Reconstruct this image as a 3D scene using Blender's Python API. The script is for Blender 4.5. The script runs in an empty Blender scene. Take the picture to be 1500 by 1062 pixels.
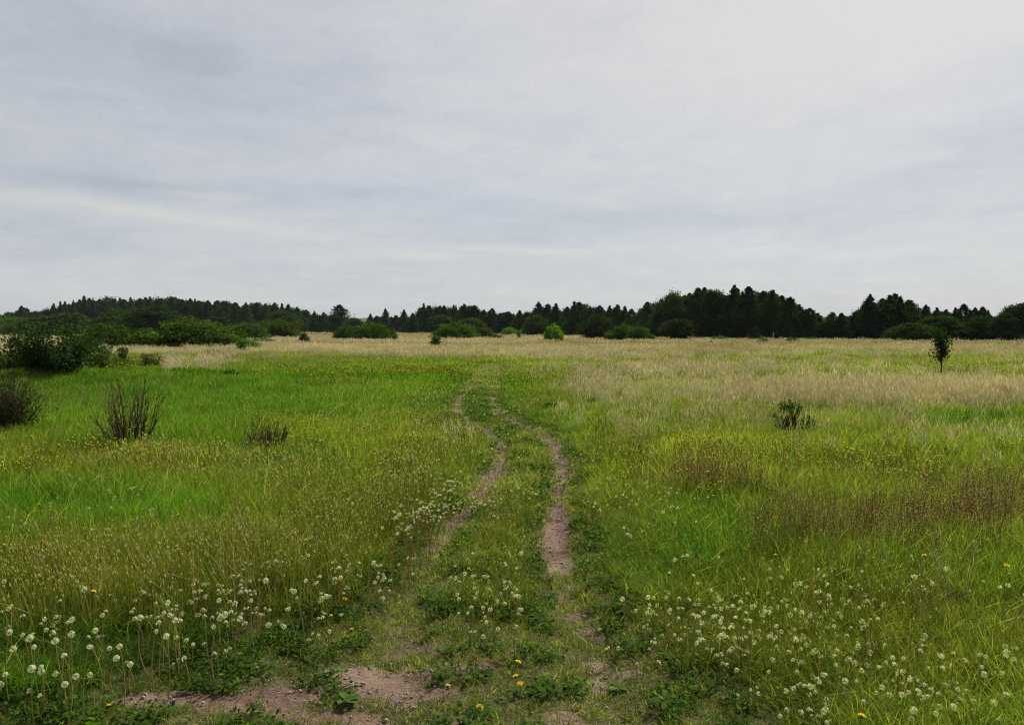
import bpy, math, random
import numpy as np
C = bpy.context
SC = C.scene
COL = SC.collection
R = math.radians

# ------------------------------------------------------------------ camera
CAM_H, F, PX0, PY0, HOR = 2.0, 1100.0, 750.0, 531.0, 483.0
PITCH = math.atan((PY0 - HOR) / F)
cam = bpy.data.cameras.new('camera')
cam.sensor_width = 36.0
cam.lens = F / 1500.0 * 36.0
cam.clip_start = 0.05
cam.clip_end = 20000
camo = bpy.data.objects.new('camera', cam)
COL.objects.link(camo)
camo.location = (0, 0, CAM_H)
camo.rotation_euler = (math.pi / 2 - PITCH, 0, 0)
SC.camera = camo

# ------------------------------------------------------------------ world, sun, exposure
SUN_AZ, SUN_EL, SUN_STR = R(38), R(48), 1.5
SC.view_settings.view_transform = 'Standard'
SC.view_settings.look = 'None'
EXPO = 1.9          # the meadow is exposed for, the sky is a thin bright overcast
SC.view_settings.exposure = EXPO
SC.view_settings.gamma = 1.0
SC.cycles.max_bounces = 8
SC.cycles.transparent_max_bounces = 8
SC.cycles.volume_bounces = 1
SC.cycles.use_denoising = True
SC.cycles.denoising_prefilter = 'NONE'      # keeps the fine blades crisp
SC.cycles.filter_width = 1.2


class NT:
    """small helper that wires up shader math"""
    def __init__(self, nt):
        self.nt = nt

    def n(self, typ, **kw):
        nd = self.nt.nodes.new(typ)
        for k, v in kw.items():
            setattr(nd, k, v)
        return nd

    def put(self, sock, v):
        if hasattr(v, 'is_output'):
            self.nt.links.new(v, sock)
        else:
            sock.default_value = v

    def m(self, op, a, b=0.0, c=0.0, clamp=False):
        nd = self.n('ShaderNodeMath', operation=op, use_clamp=clamp)
        self.put(nd.inputs[0], a)
        self.put(nd.inputs[1], b)
        self.put(nd.inputs[2], c)
        return nd.outputs[0]

    def comb(self, x, y, z=0.0):
        nd = self.n('ShaderNodeCombineXYZ')
        for i, v in enumerate((x, y, z)):
            self.put(nd.inputs[i], v)
        return nd.outputs[0]

    def noise(self, vec, scale, detail=5.0, rough=0.55, dist=0.0):
        nd = self.n('ShaderNodeTexNoise')
        self.put(nd.inputs['Vector'], vec)
        nd.inputs['Scale'].default_value = scale
        nd.inputs['Detail'].default_value = detail
        nd.inputs['Roughness'].default_value = rough
        nd.inputs['Distortion'].default_value = dist
        return nd.outputs[0]

    def mix(self, f, a, b, blend='MIX'):
        nd = self.n('ShaderNodeMix', data_type='RGBA', blend_type=blend)
        self.put(nd.inputs[0], f)
        self.put(nd.inputs[6], a)
        self.put(nd.inputs[7], b)
        return nd.outputs[2]

    def ss(self, v, lo, hi):
        nd = self.n('ShaderNodeMapRange', interpolation_type='SMOOTHSTEP')
        self.put(nd.inputs[0], v)
        nd.inputs[1].default_value = lo
        nd.inputs[2].default_value = hi
        return nd.outputs[0]


world = bpy.data.worlds.new('World')
SC.world = world
world.use_nodes = True
wt = world.node_tree
wt.nodes.clear()
W = NT(wt)
w_out = W.n('ShaderNodeOutputWorld')
w_bg = W.n('ShaderNodeBackground')
SKY_K = 0.1
w_bg.inputs['Strength'].default_value = SKY_K
wt.links.new(w_bg.outputs[0], w_out.inputs[0])
sky = W.n('ShaderNodeTexSky', sky_type='NISHITA')
sky.sun_disc = False
sky.sun_elevation = SUN_EL
sky.sun_rotation = SUN_AZ
tc = W.n('ShaderNodeTexCoord')
sp = W.n('ShaderNodeSeparateXYZ')
wt.links.new(tc.outputs['Generated'], sp.inputs[0])
dx, dy, dz = sp.outputs
az = W.m('ARCTAN2', dx, dy)
el = W.m('ARCSINE', dz)
dzp = W.m('ADD', W.m('MAXIMUM', dz, 0.0), 0.14)
qx = W.m('DIVIDE', dx, dzp)
qy = W.m('DIVIDE', dy, dzp)
flat = W.comb(W.m('MULTIPLY', qx, 0.55), qy, 0.0)
wob = W.comb(W.m('MULTIPLY', az, 1.6), W.m('MULTIPLY', el, 7.0), 2.0)
n_big = W.noise(flat, 0.55, 4, 0.5, 0.4)
n_mid = W.noise(flat, 1.5, 7, 0.55, 0.5)
n_str = W.noise(wob, 3.0, 8, 0.6, 0.5)


def sky_blob(px, py, rx, ry, slope=0.0):
    """gaussian patch of cloud round the direction of a place in the sky"""
    a0 = math.atan((px - 750) / F)
    e0 = math.atan((HOR - py) / F * math.cos(a0))
    u = W.m('SUBTRACT', az, a0)
    v = W.m('SUBTRACT', W.m('SUBTRACT', el, e0), W.m('MULTIPLY', u, slope))
    q = W.m('ADD', W.m('POWER', W.m('ABSOLUTE', W.m('DIVIDE', u, rx / F)), 2.0),
            W.m('POWER', W.m('ABSOLUTE', W.m('DIVIDE', v, ry / F)), 2.0))
    return W.m('EXPONENT', W.m('MULTIPLY', q, -1.0))


val = W.m('MULTIPLY_ADD', W.m('SUBTRACT', n_big, 0.5), 0.5, 0.42)
val = W.m('MULTIPLY_ADD', W.m('SUBTRACT', n_mid, 0.5), 0.42, val)
val = W.m('MULTIPLY_ADD', W.m('SUBTRACT', n_str, 0.5), 0.42, val)
n_fine = W.noise(W.comb(W.m('MULTIPLY', qx, 0.8), qy, 5.0), 4.2, 9, 0.62, 0.9)
n_curd = W.noise(W.comb(W.m('MULTIPLY', az, 2.2), W.m('MULTIPLY', el, 5.0), 9.0), 7.0, 9, 0.65, 0.6)
val = W.m('MULTIPLY_ADD', W.m('SUBTRACT', n_fine, 0.5), 0.50, val)
val = W.m('MULTIPLY_ADD', W.m('SUBTRACT', n_curd, 0.5), 0.42, val)
for (px, py, rx, ry, sl, amp) in (
        (1350, -20, 420, 240, 0.0, 0.62), (800, -60, 600, 260, 0, 0.20), (230, 90, 260, 75, -0.1, -0.24),
        (310, 105, 75, 38, -0.2, -0.18), (0, 120, 260, 120, 0, -0.10), (520, 110, 60, 20, 0.1, -0.12),
        (550, 160, 70, 18, -0.2, -0.10), (1250, 162, 95, 17, 0.2, -0.24), (1440, 215, 130, 45, 0.25, -0.34),
        (1480, 110, 90, 26, 0.3, -0.20), (70, 262, 170, 13, -0.06, -0.18), (235, 275, 130, 10, -0.02, -0.15),
        (700, 300, 260, 16, -0.08, -0.20), (530, 285, 40, 9, 0.1, -0.22), (420, 298, 40, 13, 0.1, -0.16),
        (900, 330, 700, 22, 0.0, -0.10), (110, 350, 190, 18, 0, -0.10),
        (1110, 368, 70, 8, 0, 0.20), (1218, 379, 34, 7, 0.1, 0.22), (1310, 370, 46, 8, 0, 0.18), (1350, 232, 60, 8, 0, 0.2)):
    val = W.m('MULTIPLY_ADD', sky_blob(px, py, rx, ry, sl), amp, val)
val = W.m('MINIMUM', W.m('MAXIMUM', val, 0.0), 1.0)
cr = W.n('ShaderNodeValToRGB')
wt.links.new(val, cr.inputs[0])
K = 0.96 * 2.0 ** -EXPO / SKY_K
els = cr.color_ramp.elements
for i, (pos, c) in enumerate(((0.0, (.425, .455, .515)), (0.35, (.525, .546, .592)), (0.62, (.605, .614, .636)), (1.0, (.685, .682, .668)))):
    e = els[i] if i < 2 else els.new(pos)
    e.position = pos
    e.color = (*c, 1)
cloud = cr.outputs[0]
warm = None
for (px, py, rx, ry, sl, amp) in ((90, 298, 260, 12, -0.05, 0.6), (330, 330, 190, 9, -0.11, 0.5), (620, 375, 75, 8, -0.05, 1.0),
                                  (780, 368, 150, 6, -0.04, 0.75), (460, 380, 60, 8, 0.03, 0.6), (310, 288, 60, 6, 0, 0.5),
                                  (1450, 350, 90, 14, 0, 0.45), (100, 430, 200, 16, 0, 0.25), (480, 445, 200, 12, 0, 0.22), (1250, 440, 200, 30, 0, 0.15)):
    b = W.m('MULTIPLY', sky_blob(px, py, rx, ry, sl), amp)
    warm = b if warm is None else W.m('ADD', warm, b)
warm = W.m('MULTIPLY', warm, W.ss(W.noise(W.comb(W.m('MULTIPLY', az, 2.0), W.m('MULTIPLY', el, 9.0), 7.0), 4.0, 6, 0.6, 0.4), 0.22, 0.55), clamp=True)
cloud = W.mix(W.m('MULTIPLY', warm, 0.72), cloud, (.69, .68, .62, 1))
blue = W.m('MULTIPLY', sky_blob(620, 292, 190, 26, -0.05), 0.30, clamp=True)
blue = W.m('ADD', blue, W.m('MULTIPLY', sky_blob(950, 400, 900, 50, 0.0), 0.16))
cloud = W.mix(blue, cloud, (.50, .59, .66, 1))
scaled = W.mix(1.0, cloud, (K, K, K, 1), 'MULTIPLY')
# glow added round the sun, above the frame, to lift the ground light
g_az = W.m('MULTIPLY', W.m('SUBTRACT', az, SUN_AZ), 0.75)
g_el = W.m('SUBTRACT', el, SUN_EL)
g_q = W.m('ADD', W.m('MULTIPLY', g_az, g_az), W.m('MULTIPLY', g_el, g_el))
back = W.m('MULTIPLY_ADD', W.ss(dy, -0.5, 0.55), 0.55, 0.45)      # unseen sky behind the camera, dimmed to deepen the backlit contrast
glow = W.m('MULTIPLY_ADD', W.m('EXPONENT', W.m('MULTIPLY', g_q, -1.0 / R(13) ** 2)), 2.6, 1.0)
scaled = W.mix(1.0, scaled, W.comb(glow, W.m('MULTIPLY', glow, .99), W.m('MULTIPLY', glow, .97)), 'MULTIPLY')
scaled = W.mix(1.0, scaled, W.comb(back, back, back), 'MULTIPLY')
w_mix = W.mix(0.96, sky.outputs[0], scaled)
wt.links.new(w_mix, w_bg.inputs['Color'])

sun = bpy.data.lights.new('sun', 'SUN')
sun.energy = SUN_STR
sun.angle = R(10)
sun.color = (1.0, 0.94, 0.82)
suno = bpy.data.objects.new('sun', sun)
COL.objects.link(suno)
suno.location = (30, 30, 60)
suno.rotation_euler = (math.pi / 2 - SUN_EL, 0, math.pi - SUN_AZ)

# ------------------------------------------------------------------ small maths
RNG = np.random.default_rng(11)
_lat = np.random.default_rng(5).random((256, 256))


def vnoise(x, y, s=1.0, off=0.0):
    x = np.asarray(x, float) * s + 37.3 + off
    y = np.asarray(y, float) * s + 11.7 + off * 1.7
    xi = np.floor(x).astype(int)
    yi = np.floor(y).astype(int)
    fx, fy = x - xi, y - yi
    fx = fx * fx * (3 - 2 * fx)
    fy = fy * fy * (3 - 2 * fy)
    a, b = _lat[xi & 255, yi & 255], _lat[(xi + 1) & 255, yi & 255]
    c, d = _lat[xi & 255, (yi + 1) & 255], _lat[(xi + 1) & 255, (yi + 1) & 255]
    return (a * (1 - fx) + b * fx) * (1 - fy) + (c * (1 - fx) + d * fx) * fy


def fbm(x, y, s=1.0, o=4, off=0.0):
    t, a, n = 0.0, 0.5, 0.0
    for k in range(o):
        t = t + a * vnoise(x, y, s * 2 ** k, off + 13.1 * k)
        n += a
        a *= 0.5
    return t / n


def sstep(v, lo, hi):
    t = np.clip((np.asarray(v, float) - lo) / (hi - lo), 0, 1)
    return t * t * (3 - 2 * t)


CP, SP = math.cos(PITCH), math.sin(PITCH)


def ray(px, py):
    u, v = (px - PX0) / F, (PY0 - py) / F
    return np.array((u, CP + v * SP, -SP + v * CP))


def flat_at(px, py, z=0.0):
    d = ray(px, py)
    t = (z - CAM_H) / d[2]
    return d[0] * t, d[1] * t


def to_px(x, y):
    dep = np.maximum(y * CP + CAM_H * SP, 0.05)
    return PX0 + F * x / dep, PY0 - F * (y * SP - CAM_H * CP) / dep


RUT_L = [(712, 522), (704, 535), (697, 548), (690, 561), (677, 579), (668, 597), (674, 608), (700, 622), (719, 634), (732, 648), (738, 666), (736, 682),
         (714, 709), (689, 741), (668, 765), (646, 790), (622, 815), (608, 853), (597, 890), (590, 940), (575, 1010), (560, 1090)]
RUT_R = [(727, 522), (730, 535), (732, 549), (725, 564), (722, 584), (730, 606), (758, 621), (795, 634), (811, 648), (818, 667), (825, 683),
         (822, 716), (815, 770), (812, 800), (824, 845), (842, 885), (858, 925), (880, 985), (900, 1040), (915, 1090)]


def smooth_line(pts, n=170):
    p = np.array([flat_at(a, b) for a, b in pts])
    s = np.concatenate([[0], np.cumsum(np.hypot(*np.diff(p, axis=0).T) ** 0.5)])
    t = np.linspace(0, s[-1], n)
    q = np.stack([np.interp(t, s, p[:, 0]), np.interp(t, s, p[:, 1])], 1)
    for _ in range(2):
        q[1:-1] = (q[:-2] + 2 * q[1:-1] + q[2:]) / 4
    return q


LRUT, RRUT = smooth_line(RUT_L), smooth_line(RUT_R)


def dist_line(x, y, L):
    x, y = np.asarray(x, float), np.asarray(y, float)
    out = np.full(x.shape, 99.0)
    k = np.where((y < 80) & (np.abs(x) < 12))[0]
    for i0 in range(0, len(k), 40000):
        kk = k[i0:i0 + 40000]
        out[kk] = np.sqrt(((x[kk, None] - L[None, :, 0]) ** 2 + (y[kk, None] - L[None, :, 1]) ** 2).min(1))
    return out


def blobs(px, py, lst):
    t = 0.0
    for cx, cy, rx, ry, w in lst:
        t = t + w * np.exp(-(((px - cx) / rx) ** 2 + ((py - cy) / ry) ** 2))
    return t


def inside(px, py, poly):
    c = np.zeros(px.shape, bool)
    n = len(poly)
    for i in range(n):
        x0, y0 = poly[i]
        x1, y1 = poly[(i + 1) % n]
        if y0 == y1:
            continue
        k = ((y0 > py) != (y1 > py)) & (px < (x1 - x0) * (py - y0) / (y1 - y0) + x0)
        c ^= k
    return c


TRACK = [(-300, 1300), (-60, 1040), (130, 1000), (300, 960), (450, 920), (545, 868), (600, 812), (655, 745), (697, 690), (712, 662), (700, 640), (676, 622),
         (655, 603), (668, 575), (688, 550), (700, 535), (706, 520), (728, 520), (738, 540), (738, 565), (738, 592), (775, 612), (815, 630), (838, 650),
         (850, 690), (858, 740), (880, 800), (905, 855), (965, 925), (1060, 985), (1180, 1090), (1400, 1300)]


def bare_mask(x, y):
    """0..1: how bare the soil is"""
    px, py = to_px(x, y)
    dl, dr = dist_line(x, y, LRUT), dist_line(x, y, RRUT)
    n1 = fbm(x, y, 2.2, 4)
    n2 = fbm(x, y, 7.0, 3, 50)
    w = 0.15 + 0.13 * (n1 - 0.5) + 0.02 * (1 - sstep(py, 560, 640))
    sl = sstep(py, 555, 640) * (1 - sstep(py, 690, 840)) + 0.80 * (1 - sstep(py, 590, 640)) * sstep(py, 540, 550) + 0.30 * sstep(py, 760, 800)
    sr = sstep(py, 600, 650) * (1 - sstep(py, 790, 850)) + 0.80 * (1 - sstep(py, 590, 640)) * sstep(py, 540, 550) + 0.36 * sstep(py, 800, 840)
    b = np.maximum((1 - sstep(dl, w * 0.55, w * 1.5)) * sl, (1 - sstep(dr, w * 0.55, w * 1.5)) * sr * 1.1)
    pat = blobs(px, py, [(480, 985, 45, 12, .9), (540, 990, 48, 16, 1.1), (575, 1008, 38, 24, 1.2), (440, 1015, 70, 12, 1.1), (330, 1032, 90, 10, 1.1), (520, 1050, 70, 16, .9),
                         (205, 1028, 70, 10, 1.2), (300, 1026, 60, 10, 1.1), (430, 1050, 50, 10, .7), (620, 947, 40, 9, .9), (680, 985, 60, 10, 1.1), (645, 1018, 30, 10, 1.0), (720, 980, 25, 7, .7),
                         (870, 965, 35, 8, .6), (920, 985, 55, 9, .62), (985, 1000, 40, 10, .45), (1010, 1030, 40, 12, .45), (820, 1055, 40, 12, .7),
                         (835, 880, 20, 8, .5), (870, 915, 22, 8, .45), (640, 1060, 60, 10, .4)])
    pat = sstep(pat + 1.0 * (n1 - 0.5) + 0.55 * (n2 - 0.5), 0.34, 0.60)
    return np.clip(np.maximum(sstep(b + 0.85 * (n2 - 0.5), 0.22, 0.7), pat), 0, 1)


def height(x, y):
    x, y = np.asarray(x, float), np.asarray(y, float)
    shp = x.shape
    x, y = np.atleast_1d(x).ravel(), np.atleast_1d(y).ravel()
    d = np.hypot(x, y)
    z = 0.10 * (fbm(x, y, 0.22, 3) - 0.5) * sstep(d, 5, 14) + 0.04 * (fbm(x, y, 1.4, 2, 9) - 0.5)
    z = z + 0.42 * np.exp(-((x + 15) / 6.5) ** 2 - ((y - 25) / 5.5) ** 2)      # grassy rise on the left
    z = z - 0.45 * np.exp(-((x + 20) / 9) ** 2 - ((y - 35) / 5) ** 2)          # the dip behind it
    dl, dr = dist_line(x, y, LRUT), dist_line(x, y, RRUT)
    dm = np.minimum(dl, dr)
    near = np.exp(-(dm / 1.0) ** 2)
    z = z * (1 - 0.6 * near) - 0.075 * np.exp(-(dm / 0.20) ** 2)
    z = z + 0.03 * np.exp(-((dl + dr - 1.3) / 0.5) ** 2) * np.exp(-(dm / 0.7) ** 2)
    z = z + 0.012 * (fbm(x, y, 6.0, 3, 70) - 0.5) * np.exp(-d / 20) * 2
    return z.reshape(shp)


def ground(px, py, up=0.0):
    """world point on the ground (or up metres above it) seen at a place in the picture"""
    d = ray(px, py)
    lo, hi = 1.5, 420.0
    for _ in range(2):                      # first place where the line of sight meets the land
        ys = np.linspace(lo, hi, 700) if _ else np.geomspace(lo, hi, 1500)
        t = ys / d[1]
        zs = height(d[0] * t, ys)
        k = np.where(CAM_H + d[2] * t <= zs + up)[0]
        k = max(int(k[0]), 1) if len(k) else len(ys) - 1
        lo, hi = ys[k - 1], ys[k]
    t = hi / d[1]
    return float(d[0] * t), float(hi), float(height(np.array([d[0] * t]), np.array([hi]))[0])


# ------------------------------------------------------------------ mesh helpers
class Geo:
    def __init__(self):
        self.V, self.Q, self.T, self.VC, self.n = [], [], [], [], 0

    def add(self, V, Q=None, T=None, vc=(1, 1, 1, 0)):
        V = np.asarray(V, float).reshape(-1, 3)
        if Q is not None and len(Q):
            self.Q.append(np.asarray(Q, int) + self.n)
        if T is not None and len(T):
            self.T.append(np.asarray(T, int) + self.n)
        vc = np.asarray(vc, float)
        if vc.ndim == 1:
            vc = np.tile(vc, (len(V), 1))
        self.V.append(V)
        self.VC.append(vc)
        self.n += len(V)
        return self

    def mesh(self, name, mat, smooth=False):
        V = np.concatenate(self.V)
        VC = np.concatenate(self.VC)
        Q = np.concatenate(self.Q) if self.Q else np.zeros((0, 4), int)
        T = np.concatenate(self.T) if self.T else np.zeros((0, 3), int)
        me = bpy.data.meshes.new(name)
        me.vertices.add(len(V))
        me.vertices.foreach_set('co', V.ravel())
        me.loops.add(len(Q) * 4 + len(T) * 3)
        me.loops.foreach_set('vertex_index', np.concatenate([Q.ravel(), T.ravel()]).astype(np.int32))
        me.polygons.add(len(Q) + len(T))
        st = np.concatenate([np.arange(len(Q)) * 4, len(Q) * 4 + np.arange(len(T)) * 3]).astype(np.int32)
        me.polygons.foreach_set('loop_start', st)
        a = me.attributes.new('vc', 'FLOAT_COLOR', 'POINT')
        a.data.foreach_set('color', VC.astype(np.float32).ravel())
        me.materials.append(mat)
        me.update(calc_edges=True)
        me.validate()
        if smooth:
            me.polygons.foreach_set('use_smooth', np.ones(len(me.polygons), bool))
        return me


def tube(g, pts, r0, r1, k=5, vc=(1, 1, 1, 0), vc1=None):
    pts = np.asarray(pts, float)
    n = len(pts)
    tan = np.gradient(pts, axis=0)
    tan /= np.linalg.norm(tan, axis=1)[:, None] + 1e-9
    ref = np.array((0.31, 0.95, 0.05))
    s = np.cross(tan, ref)
    s /= np.linalg.norm(s, axis=1)[:, None] + 1e-9
    b = np.cross(tan, s)
    rr = np.linspace(r0, r1, n)
    an = np.arange(k) * 2 * math.pi / k
    V = pts[:, None, :] + rr[:, None, None] * (np.cos(an)[None, :, None] * s[:, None, :] + np.sin(an)[None, :, None] * b[:, None, :])
    i = np.arange(n - 1)[:, None] * k
    j = np.arange(k)[None, :]
    j2 = (j + 1) % k
    Q = np.stack([i + j, i + j2, i + k + j2, i + k + j], -1).reshape(-1, 4)
    if vc1 is None:
        cols = vc
    else:
        t = np.repeat(np.linspace(0, 1, n), k)[:, None]
        cols = np.array(vc)[None] * (1 - t) + np.array(vc1)[None] * t
    g.add(V, Q, None, cols)
    return g


def wander(rng, p, d, L, n=6, wob=0.15, up=0.0):
    """a crooked line that starts at p and runs along d"""
    pts = [np.array(p, float)]
    d = np.array(d, float)
    d /= np.linalg.norm(d)
    for _ in range(n):
        d = d + rng.normal(0, wob, 3) + np.array((0, 0, up))
        d /= np.linalg.norm(d)
        pts.append(pts[-1] + d * L / n)
    return np.array(pts)


def blades(g, rng, n, rad, h, w, lean=0.5, curl=0.3, vc=(1, 1, 1, 0), jit=0.25, hmin=0.5, tipc=None):
    r = rad * np.sqrt(rng.random(n))
    a = rng.random(n) * 2 * math.pi
    base = np.stack([r * np.cos(a), r * np.sin(a), np.full(n, -0.02)], 1)
    da = rng.random(n) * 2 * math.pi
    dr = np.stack([np.cos(da), np.sin(da), np.zeros(n)], 1)
    sa = rng.random(n) * math.pi
    sd = np.stack([np.cos(sa), np.sin(sa), np.zeros(n)], 1)
    hi = h * (hmin + (1.05 - hmin) * rng.random(n))
    ln = hi * lean * (0.2 + rng.random(n))
    ww = w * (0.6 + 0.7 * rng.random(n))
    S = np.array((0, .4, .75, 1.0))
    WD = np.array((.8, 1.0, .65, 0))
    P = []
    for s, wd in zip(S, WD):
        c = base + dr * (ln * s ** 1.9)[:, None] + np.array((0, 0, 1.0))[None] * (hi * (s - curl * s ** 3 * (ln / (hi + 1e-6))))[:, None]
        if wd > 0:
            P += [c - sd * (ww * wd / 2)[:, None], c + sd * (ww * wd / 2)[:, None]]
        else:
            P += [c]
    V = np.stack(P, 1).reshape(-1, 3)
    o = np.arange(n)[:, None] * 7
    Q = np.concatenate([o + np.array((0, 1, 3, 2)), o + np.array((2, 3, 5, 4))])
    T = o + np.array((4, 5, 6))
    m = np.exp(rng.normal(0, jit, n))[:, None]
    hue = rng.normal(0, jit * 0.5, n)[:, None]
    c = np.array(vc[:3])[None] * m * np.concatenate([1 + hue, np.ones_like(hue), 1 - 0.5 * hue], 1)
    c = np.repeat(c[:, None, :], 7, 1)
    if tipc is not None:
        f = np.array((0, 0, .3, .3, .7, .7, 1.0))[None, :, None]
        c = c * (1 - f) + c * np.array(tipc)[None, None] * f
    c = np.concatenate([np.clip(c, 0, 4).reshape(-1, 3), np.full((n * 7, 1), vc[3])], 1)
    g.add(V, Q, T, c)


def rhombs(g, cen, ax, sd, vc):
    """leaf shaped quads"""
    n = len(cen)
    V = np.stack([cen - ax, cen + sd - ax * 0.1, cen + ax, cen - sd - ax * 0.1], 1).reshape(-1, 3)
    Q = np.arange(n)[:, None] * 4 + np.arange(4)[None]
    g.add(V, Q, None, np.repeat(vc, 4, 0))


def unit(rng, n):
    v = rng.normal(0, 1, (n, 3))
    return v / np.linalg.norm(v, axis=1)[:, None]


def leaves(g, rng, cen, size, col=(1, 1, 1), jit=0.25, flat=0.0, alpha=0.0):
    n = len(cen)
    a = unit(rng, n)
    a[:, 2] *= (1 - flat)
    a /= np.linalg.norm(a, axis=1)[:, None] + 1e-9
    b = np.cross(a, unit(rng, n))
    b /= np.linalg.norm(b, axis=1)[:, None] + 1e-9
    s = (size * (0.6 + 0.8 * rng.random(n)))[:, None]
    m = np.exp(rng.normal(0, jit, n))[:, None]
    c = np.concatenate([np.array(col)[None] * m, np.full((n, 1), alpha)], 1)
    rhombs(g, cen, a * s * 0.5, b * s * 0.3, c)


# ------------------------------------------------------------------ materials
def leafy(name, source, trans=0.35, rough=0.7, base=(1, 1, 1), spec=0.08):
    """foliage: source says where the tint comes from (INSTANCER attribute, OBJECT colour or PLAIN)"""
    m = bpy.data.materials.new(name)
    m.use_nodes = True
    nt = m.node_tree
    nt.nodes.clear()
    N = NT(nt)
    out = N.n('ShaderNodeOutputMaterial')
    vc = N.n('ShaderNodeAttribute', attribute_name='vc')
    if source == 'INSTANCER':
        t = N.n('ShaderNodeAttribute', attribute_name='tint', attribute_type='INSTANCER').outputs['Color']
    elif source == 'OBJECT':
        t = N.n('ShaderNodeObjectInfo').outputs['Color']
    else:
        rgb = N.n('ShaderNodeRGB')
        rgb.outputs[0].default_value = (*base, 1)
        t = rgb.outputs[0]
    mul = N.mix(1.0, t, vc.outputs['Color'], 'MULTIPLY')
    col = N.mix(vc.outputs['Alpha'], mul, vc.outputs['Color'])
    p = N.n('ShaderNodeBsdfPrincipled')
    nt.links.new(col, p.inputs['Base Color'])
    p.inputs['Roughness'].default_value = rough
    p.inputs['Specular IOR Level'].default_value = spec
    tr = N.n('ShaderNodeBsdfTranslucent')
    tcol = N.mix(1.0, col, (1.2, 1.55, 0.6, 1), 'MULTIPLY')
    nt.links.new(tcol, tr.inputs['Color'])
    mx = N.n('ShaderNodeMixShader')
    mx.inputs[0].default_value = trans
    nt.links.new(p.outputs[0], mx.inputs[1])
    nt.links.new(tr.outputs[0], mx.inputs[2])
    nt.links.new(mx.outputs[0], out.inputs[0])
    return m


def bark(name, c0, c1, scale=8.0):
    m = bpy.data.materials.new(name)
    m.use_nodes = True
    nt = m.node_tree
    N = NT(nt)
    p = nt.nodes['Principled BSDF']
    co = N.n('ShaderNodeTexCoord').outputs['Object']
    nz = N.noise(co, scale, 5, 0.6)
    nt.links.new(N.mix(N.ss(nz, .35, .65), (*c0, 1), (*c1, 1)), p.inputs['Base Color'])
    p.inputs['Roughness'].default_value = 0.9
    p.inputs['Specular IOR Level'].default_value = 0.15
    bp = N.n('ShaderNodeBump')
    bp.inputs['Strength'].default_value = 0.5
    nt.links.new(nz, bp.inputs['Height'])
    nt.links.new(bp.outputs[0], p.inputs['Normal'])
    return m


M_GRASS = leafy('grass_blade', 'INSTANCER', 0.52)
M_DRY = leafy('dry_grass_blade', 'INSTANCER', 0.25, 0.7)
M_WOOD = leafy('wood_foliage', 'INSTANCER', 0.18, .9, (1, 1, 1), 0.0)
M_LEAF = leafy('tree_foliage', 'OBJECT', 0.20, .9, (1, 1, 1), 0.0)
M_SHRUB = leafy('shrub_foliage', 'OBJECT', 0.36, .9, (1, 1, 1), 0.0)
M_PLAIN = leafy('flower_tissue', 'PLAIN', 0.35)
M_CLOCK = leafy('seed_fluff', 'PLAIN', 0.45, 0.8, (1, 1, 1), 0.1)
M_BARK = bark('dark_bark', (.035, .028, .022), (.075, .06, .048))
M_TWIG = bark('brown_twig', (.035, .020, .013), (.085, .048, .03), 30)
M_POST = bark('grey_post_wood', (.42, .41, .38), (.62, .6, .56), 20)


def ground_material():
    m = bpy.data.materials.new('meadow_soil')
    m.use_nodes = True
    nt = m.node_tree
    N = NT(nt)
    p = nt.nodes['Principled BSDF']
    co = N.n('ShaderNodeNewGeometry').outputs['Position']
    at = N.n('ShaderNodeAttribute', attribute_name='bare').outputs['Fac']
    tint = N.n('ShaderNodeAttribute', attribute_name='cover').outputs['Color']
    n1 = N.noise(co, 1.3, 6, 0.6)
    n2 = N.noise(co, 9.0, 6, 0.65)
    n3 = N.noise(co, 60.0, 4, 0.6)
    soil = N.mix(N.ss(n1, .40, .66), (.10, .058, .044, 1), (.28, .202, .152, 1))
    soil = N.mix(N.ss(n2, .35, .7), soil, (.20, .14, .105, 1))
    soil = N.mix(N.m('MULTIPLY', N.ss(n3, .52, .75), .42), soil, (.085, .052, .042, 1))
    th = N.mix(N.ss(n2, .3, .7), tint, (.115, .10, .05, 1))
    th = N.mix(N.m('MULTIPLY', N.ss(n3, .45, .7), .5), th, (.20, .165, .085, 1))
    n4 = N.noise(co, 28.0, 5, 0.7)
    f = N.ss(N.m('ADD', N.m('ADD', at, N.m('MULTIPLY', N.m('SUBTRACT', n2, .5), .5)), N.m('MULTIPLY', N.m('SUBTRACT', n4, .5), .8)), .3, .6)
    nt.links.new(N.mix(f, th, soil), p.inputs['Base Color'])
    p.inputs['Roughness'].default_value = 0.95
    p.inputs['Specular IOR Level'].default_value = 0.1
    bp = N.n('ShaderNodeBump')
    bp.inputs['Strength'].default_value = 1.0
    bp.inputs['Distance'].default_value = 0.05
    nt.links.new(N.m('ADD', N.m('MULTIPLY', n3, .35), n2), bp.inputs['Height'])
    nt.links.new(bp.outputs[0], p.inputs['Normal'])
    return m


# ------------------------------------------------------------------ scene bookkeeping
def tag(o, label=None, cat=None, group=None, kind=None):
    if label:
        o['label'] = label
    if cat:
        o['category'] = cat
    if group:
        o['group'] = group
    if kind:
        o['kind'] = kind
    return o


def link(name, me, parent=None):
    o = bpy.data.objects.new(name, me)
    COL.objects.link(o)
    if parent is not None:
        o.parent = parent
    return o


def thing(name, label, cat, loc, group=None, rz=0.0, sc=(1, 1, 1)):
    o = link(name, None)
    o.empty_display_size = 0.2
    o.location = loc
    o.rotation_euler = (0, 0, rz)
    o.scale = sc
    return tag(o, label, cat, group)


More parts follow.
